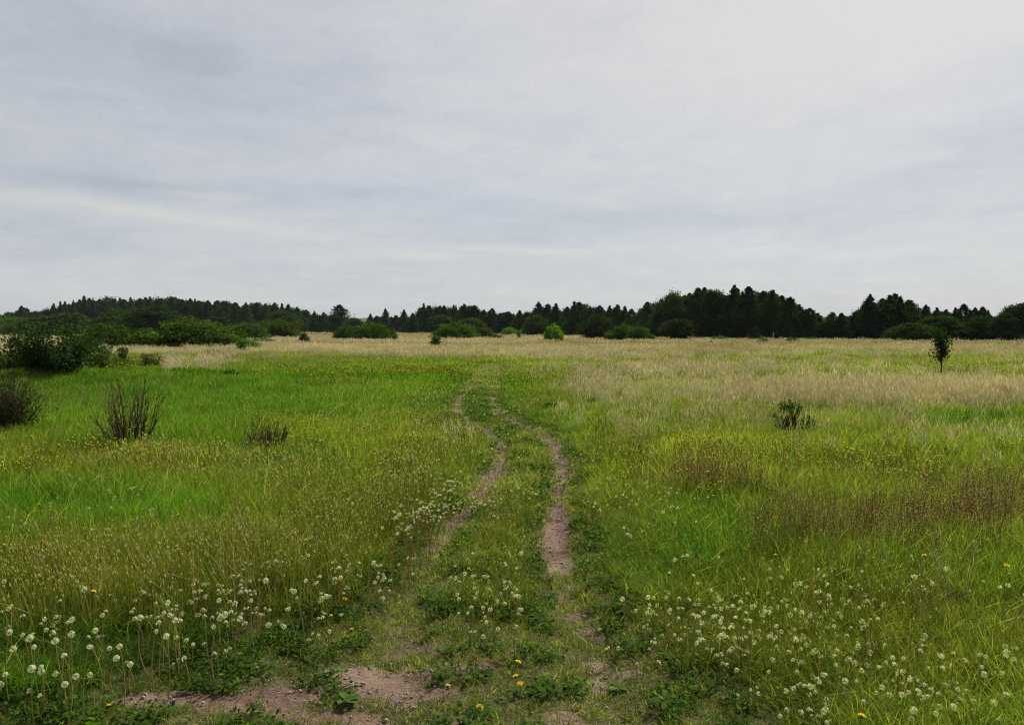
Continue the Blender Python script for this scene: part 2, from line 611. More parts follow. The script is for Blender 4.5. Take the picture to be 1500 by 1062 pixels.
# ------------------------------------------------------------------ ground sheet
def make_ground():
    tx = np.linspace(-7.0, 7.0, 761)
    xs = 3.0 * np.sinh(tx)
    ty = np.linspace(-6.6, 6.9, 780)
    ys = 5.5 + 4.0 * np.sinh(ty)
    X, Y = np.meshgrid(xs, ys)
    Z = height(X.ravel(), Y.ravel())
    V = np.stack([X.ravel(), Y.ravel(), Z], 1)
    nx, ny = len(xs), len(ys)
    i = np.arange(ny - 1)[:, None] * nx + np.arange(nx - 1)[None]
    Q = np.stack([i, i + 1, i + nx + 1, i + nx], -1).reshape(-1, 4)
    g = Geo().add(V, Q)
    me = g.mesh('ground', ground_material(), True)
    b = bare_mask(V[:, 0], V[:, 1])
    me.attributes.new('bare', 'FLOAT', 'POINT').data.foreach_set('value', b.astype(np.float32))
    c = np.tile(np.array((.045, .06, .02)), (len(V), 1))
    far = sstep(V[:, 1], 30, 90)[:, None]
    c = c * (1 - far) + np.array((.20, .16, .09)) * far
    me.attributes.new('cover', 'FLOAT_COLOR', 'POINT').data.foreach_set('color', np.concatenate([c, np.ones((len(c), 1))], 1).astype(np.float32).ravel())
    return tag(link('ground', me), 'open meadow soil with two bare wheel ruts curving away', kind='structure')


make_ground()

# far wooded hills on the horizon
M_HILL = bark('far_hill_woods', (.02, .035, .018), (.05, .075, .03), 0.05)


def make_hills():
    g = Geo()
    n = 700
    a = np.linspace(-0.95, 0.95, n)
    rows = []
    for k, (d, hh) in enumerate(((2300, -2), (2500, 26), (2650, 42), (2800, 49), (3300, 30))):
        px = 750 + F * np.tan(a)
        top = hh * (0.82 + 0.34 * fbm(a * 9, a * 0 + 3, 1.0, 3)) + (k in (2, 3)) * 9 * (fbm(a * 160, a * 0 + k, 1.0, 3) - .5)
        rows.append(np.stack([d * np.tan(a), np.full(n, d), top], 1))
    V = np.concatenate(rows)
    i = np.arange(len(rows) - 1)[:, None] * n + np.arange(n - 1)[None]
    Q = np.stack([i, i + 1, i + n + 1, i + n], -1).reshape(-1, 4)
    g.add(V, Q)
    tag(link('hills', g.mesh('hills', M_HILL)), 'low wooded hills far beyond the woods, blue with distance', kind='structure')


make_hills()

# ------------------------------------------------------------------ grass: scattered tufts
SRC = {}


def tuft_set(key, fn, n, mat):
    col = bpy.data.collections.new('tufts_' + key)
    for i in range(n):
        g = Geo()
        fn(g, np.random.default_rng(hash_seed(key) + i))
        o = bpy.data.objects.new('%s_tuft_%02d' % (key, i), g.mesh(key, mat))
        col.objects.link(o)
    SRC[key] = (col, n)


def hash_seed(s):
    return sum((i + 1) * ord(c) for i, c in enumerate(s)) * 7


def scatter(name, key, P, scale, tint, label, cat, zs=None, tilt=0.12, host=None):
    """one stuff object: tufts of one set standing at the points P"""
    col, nv = SRC[key]
    n = len(P)
    me = bpy.data.meshes.new(name)
    me.vertices.add(n)
    me.vertices.foreach_set('co', np.asarray(P, np.float32).ravel())
    rng = np.random.default_rng(hash_seed(name + key))
    rot = np.stack([rng.normal(0, tilt, n), rng.normal(0, tilt, n), rng.random(n) * 6.283], 1)
    s = np.asarray(scale, float)
    s = np.full(n, s) if s.ndim == 0 else s
    z = s if zs is None else s * zs
    me.attributes.new('rot', 'FLOAT_VECTOR', 'POINT').data.foreach_set('vector', rot.astype(np.float32).ravel())
    me.attributes.new('scl', 'FLOAT_VECTOR', 'POINT').data.foreach_set('vector', np.stack([s, s, z], 1).astype(np.float32).ravel())
    me.attributes.new('pick', 'INT', 'POINT').data.foreach_set('value', rng.integers(0, nv, n).astype(np.int32))
    tt = np.concatenate([np.clip(tint, 0, 1), np.ones((n, 1))], 1)
    me.attributes.new('tint', 'FLOAT_COLOR', 'POINT').data.foreach_set('color', tt.astype(np.float32).ravel())
    o = link(name, me)
    tag(o, label, cat, kind='stuff')
    ng = bpy.data.node_groups.new('scatter_' + name, 'GeometryNodeTree')
    ng.interface.new_socket('Geometry', in_out='INPUT', socket_type='NodeSocketGeometry')
    ng.interface.new_socket('Geometry', in_out='OUTPUT', socket_type='NodeSocketGeometry')
    gi, go = ng.nodes.new('NodeGroupInput'), ng.nodes.new('NodeGroupOutput')
    ci = ng.nodes.new('GeometryNodeCollectionInfo')
    ci.inputs['Collection'].default_value = col
    ci.inputs['Separate Children'].default_value = True
    ci.inputs['Reset Children'].default_value = True
    iop = ng.nodes.new('GeometryNodeInstanceOnPoints')
    iop.inputs['Pick Instance'].default_value = True

    def att(nm, dt):
        a = ng.nodes.new('GeometryNodeInputNamedAttribute')
        a.data_type = dt
        a.inputs['Name'].default_value = nm
        return next(s for s in a.outputs if s.enabled and s.name == 'Attribute')
    e2r = ng.nodes.new('FunctionNodeEulerToRotation')
    ng.links.new(att('rot', 'FLOAT_VECTOR'), e2r.inputs[0])
    ng.links.new(gi.outputs[0], iop.inputs['Points'])
    ng.links.new(ci.outputs[0], iop.inputs['Instance'])
    ng.links.new(att('pick', 'INT'), iop.inputs['Instance Index'])
    ng.links.new(e2r.outputs[0], iop.inputs['Rotation'])
    ng.links.new(att('scl', 'FLOAT_VECTOR'), iop.inputs['Scale'])
    ng.links.new(iop.outputs[0], go.inputs[0])
    md = o.modifiers.new('scatter', 'NODES')
    md.node_group = ng
    return o


# the tuft kinds; each comes in a fine, a middle, a coarse and a far size
LOD = {'a': (2.2, 9.0), 'b': (8.0, 25.0), 'c': (23.0, 70.0), 'd': (66.0, 200.0), 'e': (190.0, 470.0)}
RAD = {'a': .075, 'b': .15, 'c': .38, 'd': 1.05, 'e': 2.6}
WID = {'a': .0042, 'b': .008, 'c': .022, 'd': .07, 'e': .22}
NB = {'a': 30, 'b': 42, 'c': 60, 'd': 80, 'e': 90}


def lush(lod):
    def fn(g, r):
        blades(g, r, NB[lod], RAD[lod], .36, WID[lod], .55, .35, jit=.26, tipc=(1.25, 1.12, .9))
        if lod in 'ab':
            blades(g, r, NB[lod] // 6, RAD[lod], .30, WID[lod] * 2.0, .9, .5, vc=(.85, 1.0, 1.0, 0), jit=.2)
            blades(g, r, NB[lod] // 14, RAD[lod], .44, WID[lod] * .7, .5, .2, vc=(.28, .26, .09, 1), jit=.3)
    return fn


def dry(lod):
    def fn(g, r):
        k = NB[lod]
        blades(g, r, k // 2, RAD[lod], .34, WID[lod], .5, .3, vc=(.30, .46, .17, 0), jit=.3)
        blades(g, r, k // 4, RAD[lod], .45, WID[lod] * .8, .4, .3, vc=(.55, .74, .38, 0), jit=.3)
        blades(g, r, int(k * .8), RAD[lod], .54, WID[lod] * .5, .28, .2, vc=(1, 1, 1, 0), jit=.32)
        n = int(k * .8)
        rr = RAD[lod] * np.sqrt(r.random(n))
        a = r.random(n) * 6.283
        c = np.stack([rr * np.cos(a), rr * np.sin(a), .36 + .2 * r.random(n)], 1)
        ax = np.stack([r.normal(0, .018, n), r.normal(0, .018, n), .05 + .03 * r.random(n)], 1)
        sa = r.random(n) * 6.283
        w = max(.006, WID[lod] * .55)
        sd = np.stack([np.cos(sa) * w, np.sin(sa) * w, np.zeros(n)], 1)
        m = np.exp(r.normal(0, .2, n))[:, None]
        rhombs(g, c, ax, sd, np.concatenate([np.array((1.08, 1.0, .96))[None] * m, np.zeros((n, 1))], 1))
    return fn


def short(lod):
    def fn(g, r):
        blades(g, r, int(NB[lod] * .8), RAD[lod] * .9, .075, WID[lod] * .95, 1.0, .4, jit=.28, tipc=(1.2, 1.1, .9))
        blades(g, r, int(NB[lod] * .25), RAD[lod] * .9, .05, WID[lod] * .9, 1.3, .5, vc=(.42, .34, .17, 1), jit=.3)
    return fn


def stalks(lod):
    def fn(g, r):
        n = 9 if lod == 'a' else 14
        w = {'a': .0022, 'b': .0035, 'c': .012}[lod]
        for _ in range(n):
            a, rr = r.random() * 6.283, RAD[lod] * 1.3 * math.sqrt(r.random())
            h = .24 + .17 * r.random()
            ln = r.normal(0, .05, 2)
            p = np.array([(rr * math.cos(a) + ln[0] * t * t, rr * math.sin(a) + ln[1] * t * t, h * t) for t in (0, .35, .7, 1)])
            col = [(.30, .32, .06), (.38, .32, .08), (.24, .30, .05), (.44, .38, .13)][r.integers(4)]
            tube(g, p, w * 1.1, w * .7, 3, (*col, 1))
            b = w * (2.0 + r.random())
            if r.random() < .8:
                tip = p[-1]
                cc = [(.46, .36, .13), (.52, .46, .24), (.34, .28, .08), (.56, .48, .28)][r.integers(4)]
                tube(g, [tip - (0, 0, b), tip + (0, 0, b * .2), tip + (0, 0, 1.6 * b)], b * .9, b * .45, 4, (*cc, 1))
        blades(g, r, 14, RAD[lod], .22, WID[lod], .6, .35, vc=(.11, .15, .025, 1), jit=.25)
    return fn


def bent(lod):
    def fn(g, r):
        for _ in range(3):
            a, rr = r.random() * 6.283, .06 * math.sqrt(r.random())
            h = .34 + .22 * r.random()
            b0 = np.array((rr * math.cos(a), rr * math.sin(a), 0))
            p = wander(r, b0, (r.normal(0, .3), r.normal(0, .3), 1), h, 7, .10, -.02)
            tube(g, p, .0028, .0014, 4, (.40, .30, .13, 1), (.52, .42, .24, 1))
    return fn


def sorrel(lod):
    def fn(g, r):
        for _ in range(7):
            a, rr = r.random() * 6.283, RAD[lod] * 1.5 * math.sqrt(r.random())
            h = .38 + .22 * r.random()
            b0 = np.array((rr * math.cos(a), rr * math.sin(a), 0))
            p = wander(r, b0, (r.normal(0, .1), r.normal(0, .1), 1), h, 4, .06)
            w = {'a': .0022, 'b': .0035}[lod]
            tube(g, p, w * .8, w * .4, 3, (.20, .12, .06, 1))
            n = 24
            t = .45 + .6 * r.random(n)
            c = b0 + np.outer(t, p[-1] - b0) + r.normal(0, .012 + .012 * (lod == 'b'), (n, 3))
            leaves(g, r, c, .011 if lod == 'a' else .015, (.20, .125, .085), .4, alpha=1.0)
        blades(g, r, 12, RAD[lod], .28, WID[lod], .5, .3, vc=(.09, .13, .02, 1), jit=.25)
    return fn


def clover(lod):
    def fn(g, r):
        n = 26
        rr = RAD[lod] * 1.2 * np.sqrt(r.random(n))
        a = r.random(n) * 6.283
        c = np.stack([rr * np.cos(a), rr * np.sin(a), .015 + .055 * r.random(n)], 1)
        leaves(g, r, c, .026 if lod == 'a' else .04, (1, 1, 1), .32, flat=.6)
        for _ in range(5):       # long toothed leaves lying outwards
            a = r.random() * 6.283
            L = .05 + .06 * r.random()
            d = np.array((math.cos(a), math.sin(a), 0))
            s = np.array((-math.sin(a), math.cos(a), 0))
            V, Q = [], []
            for k in range(5):
                t = k / 4
                wd = (.004, .007, .009, .011, .001)[k]
                cc = d * L * t + np.array((0, 0, .015 + .06 * t * (1 - .8 * t)))
                V += [cc - s * wd, cc + s * wd + (0, 0, .004)]
                if k:
                    Q.append((2 * k - 2, 2 * k - 1, 2 * k + 1, 2 * k))
            g.add(V, Q, None, (.9, 1.0, .8, 0))
        blades(g, r, 10, RAD[lod], .1, WID[lod], .7, .3, vc=(1.2, 1.1, .8, 0), jit=.25)
    return fn


def buttercup(lod):
    def fn(g, r):
        for _ in range(7):
            a, rr = r.random() * 6.283, RAD[lod] * 1.7 * math.sqrt(r.random())
            h = .28 + .16 * r.random()
            b0 = np.array((rr * math.cos(a), rr * math.sin(a), 0))
            p = wander(r, b0, (r.normal(0, .1), r.normal(0, .1), 1), h, 3, .06)
            w = {'a': .0015, 'b': .002, 'c': .006}[lod]
            tube(g, p, w, w, 3, (.10, .14, .03, 1))
            q = {'a': .011, 'b': .013, 'c': .026}[lod]
            t = p[-1]
            V = [t] + [t + (q * math.cos(k * 1.2566), q * math.sin(k * 1.2566), q * .45) for k in range(5)]
            g.add(V, None, [(0, 1 + k, 1 + (k + 1) % 5) for k in range(5)], (.72, .50, .02, 1))
    return fn


def puff(g, c, rad, rng, n, flake, col=(.80, .78, .72), alpha=1.0, hemi=-1.0):
    d = unit(rng, n)
    d = d[d[:, 2] > hemi]
    n = len(d)
    ra = rad * (.86 + .2 * rng.random(n))[:, None]
    t1 = np.cross(d, unit(rng, n))
    t1 /= np.linalg.norm(t1, axis=1)[:, None]
    t2 = np.cross(d, t1)
    m = np.exp(rng.normal(0, .12, n))[:, None]
    cc = np.concatenate([np.clip(np.array(col)[None] * m, 0, .9), np.full((n, 1), alpha)], 1)
    cen = c + d * ra
    for q1, q2 in ((t1, t2), (t2, t1), (t1 * .7 + t2 * .7, t1 * .7 - t2 * .7)):
        rhombs(g, cen + d * flake * .12, q1 * flake, q2 * flake * .24, cc)
    # the fine rays under the parachutes
    V = np.stack([c + d * ra * .15 - t1 * flake * .05, c + d * ra * .15 + t1 * flake * .05, cen], 1).reshape(-1, 3)
    g.add(V, None, np.arange(n * 3).reshape(-1, 3), np.repeat(np.concatenate([np.full((n, 3), .55) * np.array((1, .9, .75)), np.ones((n, 1))], 1), 3, 0))


def far_clock(lod):
    def fn(g, r):
        for _ in range(4):
            a, rr = r.random() * 6.283, RAD[lod] * 1.8 * math.sqrt(r.random())
            h = (.24 + .14 * r.random()) if lod != 'a' else (.10 + .16 * r.random())
            b0 = np.array((rr * math.cos(a), rr * math.sin(a), 0))
            tube(g, wander(r, b0, (0, 0, 1), h, 2, .06), .0025, .0018, 3, (.26, .21, .08, 1))
            q = .009 + .007 * r.random()
            c = b0 + (0, 0, h)
            puff(g, c, q, r, 26, q * .5, (.66, .60, .52), 1.0, -.3)
            tube(g, [c - (0, 0, q * .8), c - (0, 0, q * .3), c], q * .3, q * .35, 5, (.26, .14, .07, 1))
    return fn


for L in 'abcde':
    tuft_set('lush_' + L, lush(L), 5, M_GRASS)
    tuft_set('dry_' + L, dry(L), 5, M_DRY)
for L in 'abc':
    tuft_set('short_' + L, short(L), 5, M_GRASS)
    tuft_set('stalk_' + L, stalks(L), 5, M_GRASS)
    tuft_set('butter_' + L, buttercup(L), 5, M_PLAIN)
tuft_set('bent_a', bent('a'), 6, M_DRY)
for L in 'ab':
    tuft_set('sorrel_' + L, sorrel(L), 5, M_GRASS)
    tuft_set('clover_' + L, clover(L), 5, M_GRASS)
for L in 'abc':
    tuft_set('clock_' + L, far_clock(L), 4, M_CLOCK)


def wedge(d0, d1, dens, rng):
    """random points of a band of the meadow in front of the camera"""
    area = .82 * (d1 * d1 - d0 * d0) + 4.4 * (d1 - d0)
    n = int(area * dens)
    y = d0 + (d1 - d0) * rng.random(n * 3)
    wd = .82 * y + 2.2
    k = rng.random(n * 3) < wd / (.82 * d1 + 2.2)
    y, wd = y[k], wd[k]
    m = min(len(y), n)
    y, wd = y[:m], wd[:m]
    x = (rng.random(m) * 2 - 1) * wd
    return x, y


def zones(x, y):
    px, py = to_px(x, y)
    jx = px + 46 * (fbm(x, y, .9, 3, 31) - .5) * np.clip(20 / y, .2, 1.3)
    jy = py + 46 * (fbm(x, y, .9, 3, 61) - .5) * np.clip(8 / y, .05, 1.2)
    z = {'px': px, 'py': py}
    z['track'] = inside(jx, jy, TRACK)
    z['bare'] = bare_mask(x, y)
    z['dl'], z['dr'] = dist_line(x, y, LRUT), dist_line(x, y, RRUT)
    z['dm'] = np.where(y < 43, np.minimum(z['dl'], z['dr']), 9.0)
    z['track'] = (z['track'] | (z['dm'] < .42)) & (y < 43)
    right0 = sstep(px, 700, 900)
    n1, n2 = fbm(x, y, .35, 3, 7), fbm(x, y, .12, 3, 17)
    st = fbm(x * .25, y, .30, 3, 27)            # bands that run across the view
    st = sstep(st, .30, .70)
    dryw = (.95 - .34 * right0 * sstep(py, 500, 508)) * (1 - sstep(py + 16 * (n2 - .5), 511, 534 + 8 * right0)) * (1 - .75 * (1 - sstep(px + 60 * (n2 - .5), 320, 400)) * sstep(py, 503, 512)) + blobs(px, py, [
        (1370, 594, 175, 13, 1.0), (1140, 588, 110, 9, .35), (1000, 554, 140, 7, .4), (890, 590, 50, 20, .10), (255, 545, 14, 12, .7),
        (310, 532, 20, 10, .7), (1050, 630, 220, 40, .05), (1320, 660, 200, 30, .05), (930, 556, 60, 7, .4), (1180, 548, 300, 6, .15)])
    z['dry'] = np.clip(dryw * (.12 + .95 * st ** 1.5), 0, 1)
    z['dry'] *= 1 - .8 * blobs(px, py, [(715, 538, 26, 12, 1), (1150, 552, 120, 5, .5), (1300, 523, 90, 5, .6), (60, 540, 60, 14, .8)]).clip(0, 1)
    z['stalk'] = blobs(px, py, [(60, 890, 150, 40, 1), (230, 880, 150, 40, 1), (380, 850, 130, 35, 1.1), (500, 815, 80, 32, 1.2), (585, 765, 45, 28, 1.1), (450, 770, 90, 25, .7),
                                (330, 715, 160, 25, .45), (600, 700, 70, 35, .5), (200, 700, 130, 14, .5), (640, 640, 60, 20, .3), (1250, 960, 200, 60, .3), (720, 870, 60, 60, .35), (745, 800, 30, 60, .3),
                                (1050, 860, 120, 30, .2), (1000, 690, 120, 30, .3), (1250, 720, 200, 25, .3), (1150, 830, 60, 25, .35), (1330, 890, 90, 30, .4)]) * (.35 + 1.3 * n1)
    z['bent'] = blobs(px, py, [(1340, 900, 110, 40, 1), (1440, 940, 70, 40, .8), (180, 900, 170, 40, .6), (940, 800, 50, 40, .3), (400, 860, 140, 30, .5), (1160, 980, 100, 40, .3)])
    z['sorrel'] = blobs(px, py, [(1300, 815, 130, 28, 1.0), (1420, 800, 90, 30, .7), (1180, 815, 60, 25, .5), (1050, 738, 70, 12, .7), (1460, 760, 60, 18, .5), (1110, 815, 30, 16, .5), (90, 612, 80, 8, .2)]) * (.3 + 1.4 * n1)
    z['butter'] = .10 + blobs(px, py, [(110, 698, 130, 20, 1), (240, 690, 110, 14, .8), (480, 660, 90, 18, .6), (560, 700, 130, 45, .5), (1000, 690, 120, 40, .7), (1230, 700, 180, 40, .7), (420, 645, 70, 14, .8),
                                       (560, 553, 200, 7, .6), (200, 556, 60, 6, .8), (620, 640, 80, 40, .5), (310, 745, 90, 14, .4), (1400, 760, 90, 30, .4), (730, 600, 40, 15, .4), (720, 690, 20, 30, .3)])
    z['clover'] = .55 * z['track'] + blobs(px, py, [(1010, 950, 60, 30, .8), (1120, 1010, 150, 50, 1.0), (1300, 1050, 150, 40, .8), (60, 1000, 220, 50, 1.2), (330, 950, 140, 34, 1.1), (480, 900, 70, 34, .9), (600, 830, 30, 40, .6),
                                                   (860, 770, 20, 80, .8), (845, 660, 14, 40, .8), (890, 850, 25, 40, .8), (760, 900, 60, 60, .6), (1400, 1010, 150, 40, .5)])
    z['clock'] = blobs(px, py, [(640, 690, 90, 50, .6), (600, 740, 50, 25, 1.2), (680, 650, 50, 25, .7), (560, 640, 80, 20, .5), (330, 790, 200, 40, .25), (430, 565, 90, 8, .5), (640, 600, 50, 10, .7), (750, 640, 25, 40, .5),
                                (745, 750, 25, 50, .4), (1000, 720, 150, 40, .15), (950, 770, 60, 50, .2), (140, 740, 120, 15, .3), (560, 590, 90, 10, .4), (1150, 980, 130, 45, .9), (1330, 1040, 140, 40, .6), (1010, 930, 70, 30, .7), (710, 890, 45, 30, .9), (250, 925, 200, 45, .5), (470, 870, 90, 34, .7), (100, 860, 150, 40, .3), (600, 760, 40, 25, 1.5), (1250, 900, 180, 30, .3)])
    # albedo of the living grass, with painted shade at the lower left
    right = sstep(px + 120 * (n2 - .5), 640, 1000)[:, None]
    lg, og = np.array((.078, .158, .014)), np.array((.128, .178, .028))
    c = lg * (1 - right) + og * right
    pure = blobs(px, py, [(150, 600, 260, 45, .9), (160, 775, 230, 28, 1), (420, 600, 180, 40, .5), (1000, 830, 120, 40, .8), (1380, 880, 160, 40, .5), (1100, 790, 100, 30, .4), (1010, 628, 50, 12, .9), (1420, 628, 100, 12, .8), (660, 740, 60, 30, .3)]).clip(0, 1)[:, None]
    c = c * (1 - pure) + np.array((.052, .160, .010)) * pure
    gold = np.clip(z['stalk'] * .5 + z['butter'] * .35, 0, .8)[:, None]
    c = c * (1 - gold) + np.array((.20, .185, .028)) * gold
    tr = (z['track'] & (np.minimum(z['dl'], z['dr']) < 2.5))[:, None] * .75
    c = c * (1 - tr) + np.array((.15, .165, .055)) * tr
    dk = blobs(px, py, [(1010, 628, 45, 10, .8), (390, 705, 26, 8, .8), (805, 600, 14, 9, .9), (865, 603, 10, 13, .8), (1420, 632, 90, 10, .6), (1470, 618, 50, 10, .5), (345, 552, 14, 7, .9), (1095, 745, 40, 8, .4), (780, 610, 20, 12, .5), (1030, 760, 40, 10, .5)]).clip(0, 1)[:, None]
    c = c * (1 - dk) + np.array((.028, .075, .014)) * dk
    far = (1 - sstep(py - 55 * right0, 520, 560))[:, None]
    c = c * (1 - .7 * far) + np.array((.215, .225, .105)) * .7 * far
    yel = sstep(fbm(x, y, .5, 4, 210), .46, .64)[:, None]
    c = c * (1 - .4 * yel) + np.array((.17, .18, .035)) * .4 * yel * (1 - pure) + .4 * yel * pure * c
    front = blobs(px, py, [(40, 975, 190, 42, 1.1), (230, 955, 130, 34, 1.1), (400, 915, 90, 28, 1.0), (520, 870, 50, 24, .8)]).clip(0, 1)  # where shade lies before the left stem patch
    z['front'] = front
    c = c * (1 - .6 * front[:, None]) + np.array((.03, .066, .012)) * .6 * front[:, None]  # that shade is mixed into the grass colour
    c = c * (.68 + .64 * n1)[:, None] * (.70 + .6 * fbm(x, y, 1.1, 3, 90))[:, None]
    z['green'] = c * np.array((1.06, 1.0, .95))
    pk = (1 - sstep(py, 489, 499))[:, None]
    dc = np.array((.64, .525, .44)) * (1 - pk) + np.array((.66, .46, .39)) * pk
    olive = blobs(px, py, [(1000, 660, 260, 40, .6), (1330, 650, 220, 30, .5)]).clip(0, 1)[:, None]
    dc = dc * (1 - olive) + np.array((.34, .30, .13)) * olive
    band = sstep(fbm(x * .22, y, .16, 3, 127), .44, .6)[:, None] * (py < 545)[:, None]
    dc = dc * (1 - .45 * band) + np.array((.27, .20, .15)) * .45 * band
    z['straw'] = dc * (.62 + .42 * n1)[:, None]
    # how tall the grass stands
    hz = .75 + .55 * n1
    hz = hz * (1 - .30 * (py > 900)) * (1 - .35 * z['front'])
    hz = hz * (.45 + .55 * sstep(z['dm'] + .8 * (n1 - .5), .3, 2.0)) * (.75 + .5 * fbm(x, y, 1.6, 2, 140))
    hz = np.where(z['track'], .33 + .25 * n1, hz)
    z['hz'] = hz
    return z


DENS = {'a': 210, 'b': 70, 'c': 12.5, 'd': 1.9, 'e': .30}
for L, (d0, d1) in LOD.items():
    rng = np.random.default_rng(900 + ord(L))
    x, y = wedge(d0, d1, DENS[L], rng)
    z = zones(x, y)
    n = len(x)
    P = np.stack([x, y, height(x, y)], 1)
    u = rng.random(n)
    dm = z['dm']
    open_ = (z['bare'] < .35 + .3 * rng.random(n))
    inner = z['track']
    strip = inner & (z['py'] < 900) & (z['py'] > 640) & (dm > .32) & (z['dl'] + z['dr'] < 1.75)
    isdry = ~inner & (u < z['dry'])
    tall = ~inner & ~isdry & (dm > .3)
    sc = .8 + .45 * rng.random(n)
    far_word = {'a': 'close to the camera', 'b': 'in the near meadow', 'c': 'in the middle of the meadow', 'd': 'in the far meadow', 'e': 'at the far edge by the woods'}[L]
    k = ((tall & (u > .55 * z['front'])) | (strip & (u < .35))) & open_
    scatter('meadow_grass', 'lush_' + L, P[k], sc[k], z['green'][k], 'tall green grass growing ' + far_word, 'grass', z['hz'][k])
    k = isdry & open_
    if k.sum() > 20:
        scatter('dry_grass', 'dry_' + L, P[k], sc[k], z['straw'][k], 'pale straw coloured seeding grass ' + far_word, 'grass', .7 + .5 * rng.random(k.sum()))
    if L in 'abc':
        x2, y2 = wedge(d0, min(d1, 45), DENS[L] * 1.5, rng)
        k = np.abs(x2 + .3) < 6 if L != 'a' else np.abs(x2) < 99
        x2, y2 = x2[k], y2[k]
        z2 = zones(x2, y2)
        u2 = rng.random(len(x2))
        k = z2['track'] & (u2 > z2['bare'] * 1.15 - .03)
        P2 = np.stack([x2, y2, height(x2, y2)], 1)
        scatter('short_grass', 'short_' + L, P2[k], .8 + .5 * rng.random(k.sum()), z2['green'][k] * np.exp(rng.normal(0, .22, k.sum()))[:, None], 'short trodden grass on the track ' + far_word, 'grass', .6 + .8 * rng.random(k.sum()))
    if L in 'ab':
        x3, y3 = wedge(d0, d1, DENS[L] * .6, rng)
        z3 = zones(x3, y3)
        P3 = np.stack([x3, y3, height(x3, y3)], 1)
        n3 = fbm(x3, y3, 3.0, 3, 44)
        k = (rng.random(len(x3)) < z3['clover'] * (.25 + .9 * sstep(n3, .40, .62))) & (z3['bare'] < .5) & (np.minimum(z3['dl'], z3['dr']) > .16)
        cc = np.array((.068, .115, .02))[None] * (.7 + .6 * rng.random(k.sum()))[:, None] * (1 - .45 * z3['front'][k])[:, None]  # leaf colour also darkened for the shade before the stems
        scatter('ground_leaves', 'clover_' + L, P3[k], .75 + .6 * rng.random(k.sum()), cc, 'low broad green leaves covering the verge ' + far_word, 'ground cover')
        x4, y4 = wedge(d0, d1, DENS[L] * .5, rng)
        z4 = zones(x4, y4)
        P4 = np.stack([x4, y4, height(x4, y4)], 1)
        k = (rng.random(len(x4)) < .75 * z4['sorrel']) & ~z4['track']
        scatter('brown_seedheads', 'sorrel_' + L, P4[k], .8 + .4 * rng.random(k.sum()), np.ones((k.sum(), 3)), 'reddish brown seeding stems standing right of the track ' + far_word, 'weeds')
    if L == 'a':
        x7, y7 = wedge(d0, d1, 22, rng)
        z7 = zones(x7, y7)
        P7 = np.stack([x7, y7, height(x7, y7)], 1)
        k = (rng.random(len(x7)) < z7['bent']) & ~z7['track']
        scatter('straw_stems', 'bent_a', P7[k], .8 + .5 * rng.random(k.sum()), np.ones((k.sum(), 3)), 'long bent straw coloured stems standing out of the near grass', 'weeds')
    if L in 'abc':
        x5, y5 = wedge(d0, d1, DENS[L] * {'a': .55, 'b': .5, 'c': .3}[L], rng)
        z5 = zones(x5, y5)
        P5 = np.stack([x5, y5, height(x5, y5)], 1)
        u5 = rng.random(len(x5))
        k = (u5 < z5['stalk'] * .85) & (z5['bare'] < .4) & (np.minimum(z5['dl'], z5['dr']) > .3)
        scatter('spent_stems', 'stalk_' + L, P5[k], .85 + .4 * rng.random(k.sum()), np.ones((k.sum(), 3)), 'crowded spent flower stems, yellowish with small buds, ' + far_word, 'weeds', np.where(z5['track'][k], .6, 1.0))
        k = (rng.random(len(x5)) < z5['butter'] * {'a': .008, 'b': .12, 'c': .5}[L]) & ~z5['track']
        scatter('buttercup_specks', 'butter_' + L, P5[k], .8 + .4 * rng.random(k.sum()), np.ones((k.sum(), 3)), 'tiny yellow buttercup flowers dotted through the grass ' + far_word, 'wild flowers', 1.05)
    if L in 'abc':
        x6, y6 = wedge(d0, d1, DENS[L] * .25, rng)
        z6 = zones(x6, y6)
        P6 = np.stack([x6, y6, height(x6, y6)], 1)
        k = rng.random(len(x6)) < z6['clock'] * {'a': .95, 'b': .16, 'c': .10}[L]
        scatter('dandelion_fluff', 'clock_' + L, P6[k], .9 + .3 * rng.random(k.sum()), np.ones((k.sum(), 3)), 'small white seed heads scattered in the grass ' + far_word, 'wild flowers', 1.0)

# crumbs of earth and grit on the bare soil
def crumbs(g, r):
    for _ in range(9):
        c = np.array((r.normal(0, .05), r.normal(0, .05), 0))
        q = .003 + .009 * r.random() ** 2
        d = np.array([(1, 0, 0), (-1, 0, 0), (0, 1, 0), (0, -1, 0), (0, 0, .7), (0, 0, -.5)]) * (q * (.6 + .8 * r.random((6, 1))))
        m = math.exp(r.normal(0, .35))
        g.add(c + d, None, [(0, 2, 4), (2, 1, 4), (1, 3, 4), (3, 0, 4), (2, 0, 5), (1, 2, 5), (3, 1, 5), (0, 3, 5)], (.24 * m, .18 * m, .15 * m, 1))


tuft_set('crumb', crumbs, 5, bark('loose_earth', (.22, .155, .12), (.38, .29, .23), 40))
crr = np.random.default_rng(77)
xc, yc = wedge(2.3, 13, 110, crr)
kc = crr.random(len(xc)) < bare_mask(xc, yc)
xc, yc = xc[kc], yc[kc]
scatter('soil_crumbs', 'crumb', np.stack([xc, yc, height(xc, yc)], 1), .7 + .7 * crr.random(len(xc)), np.ones((len(xc), 3)), 'crumbs of loose earth and grit on the bare track', 'gravel')

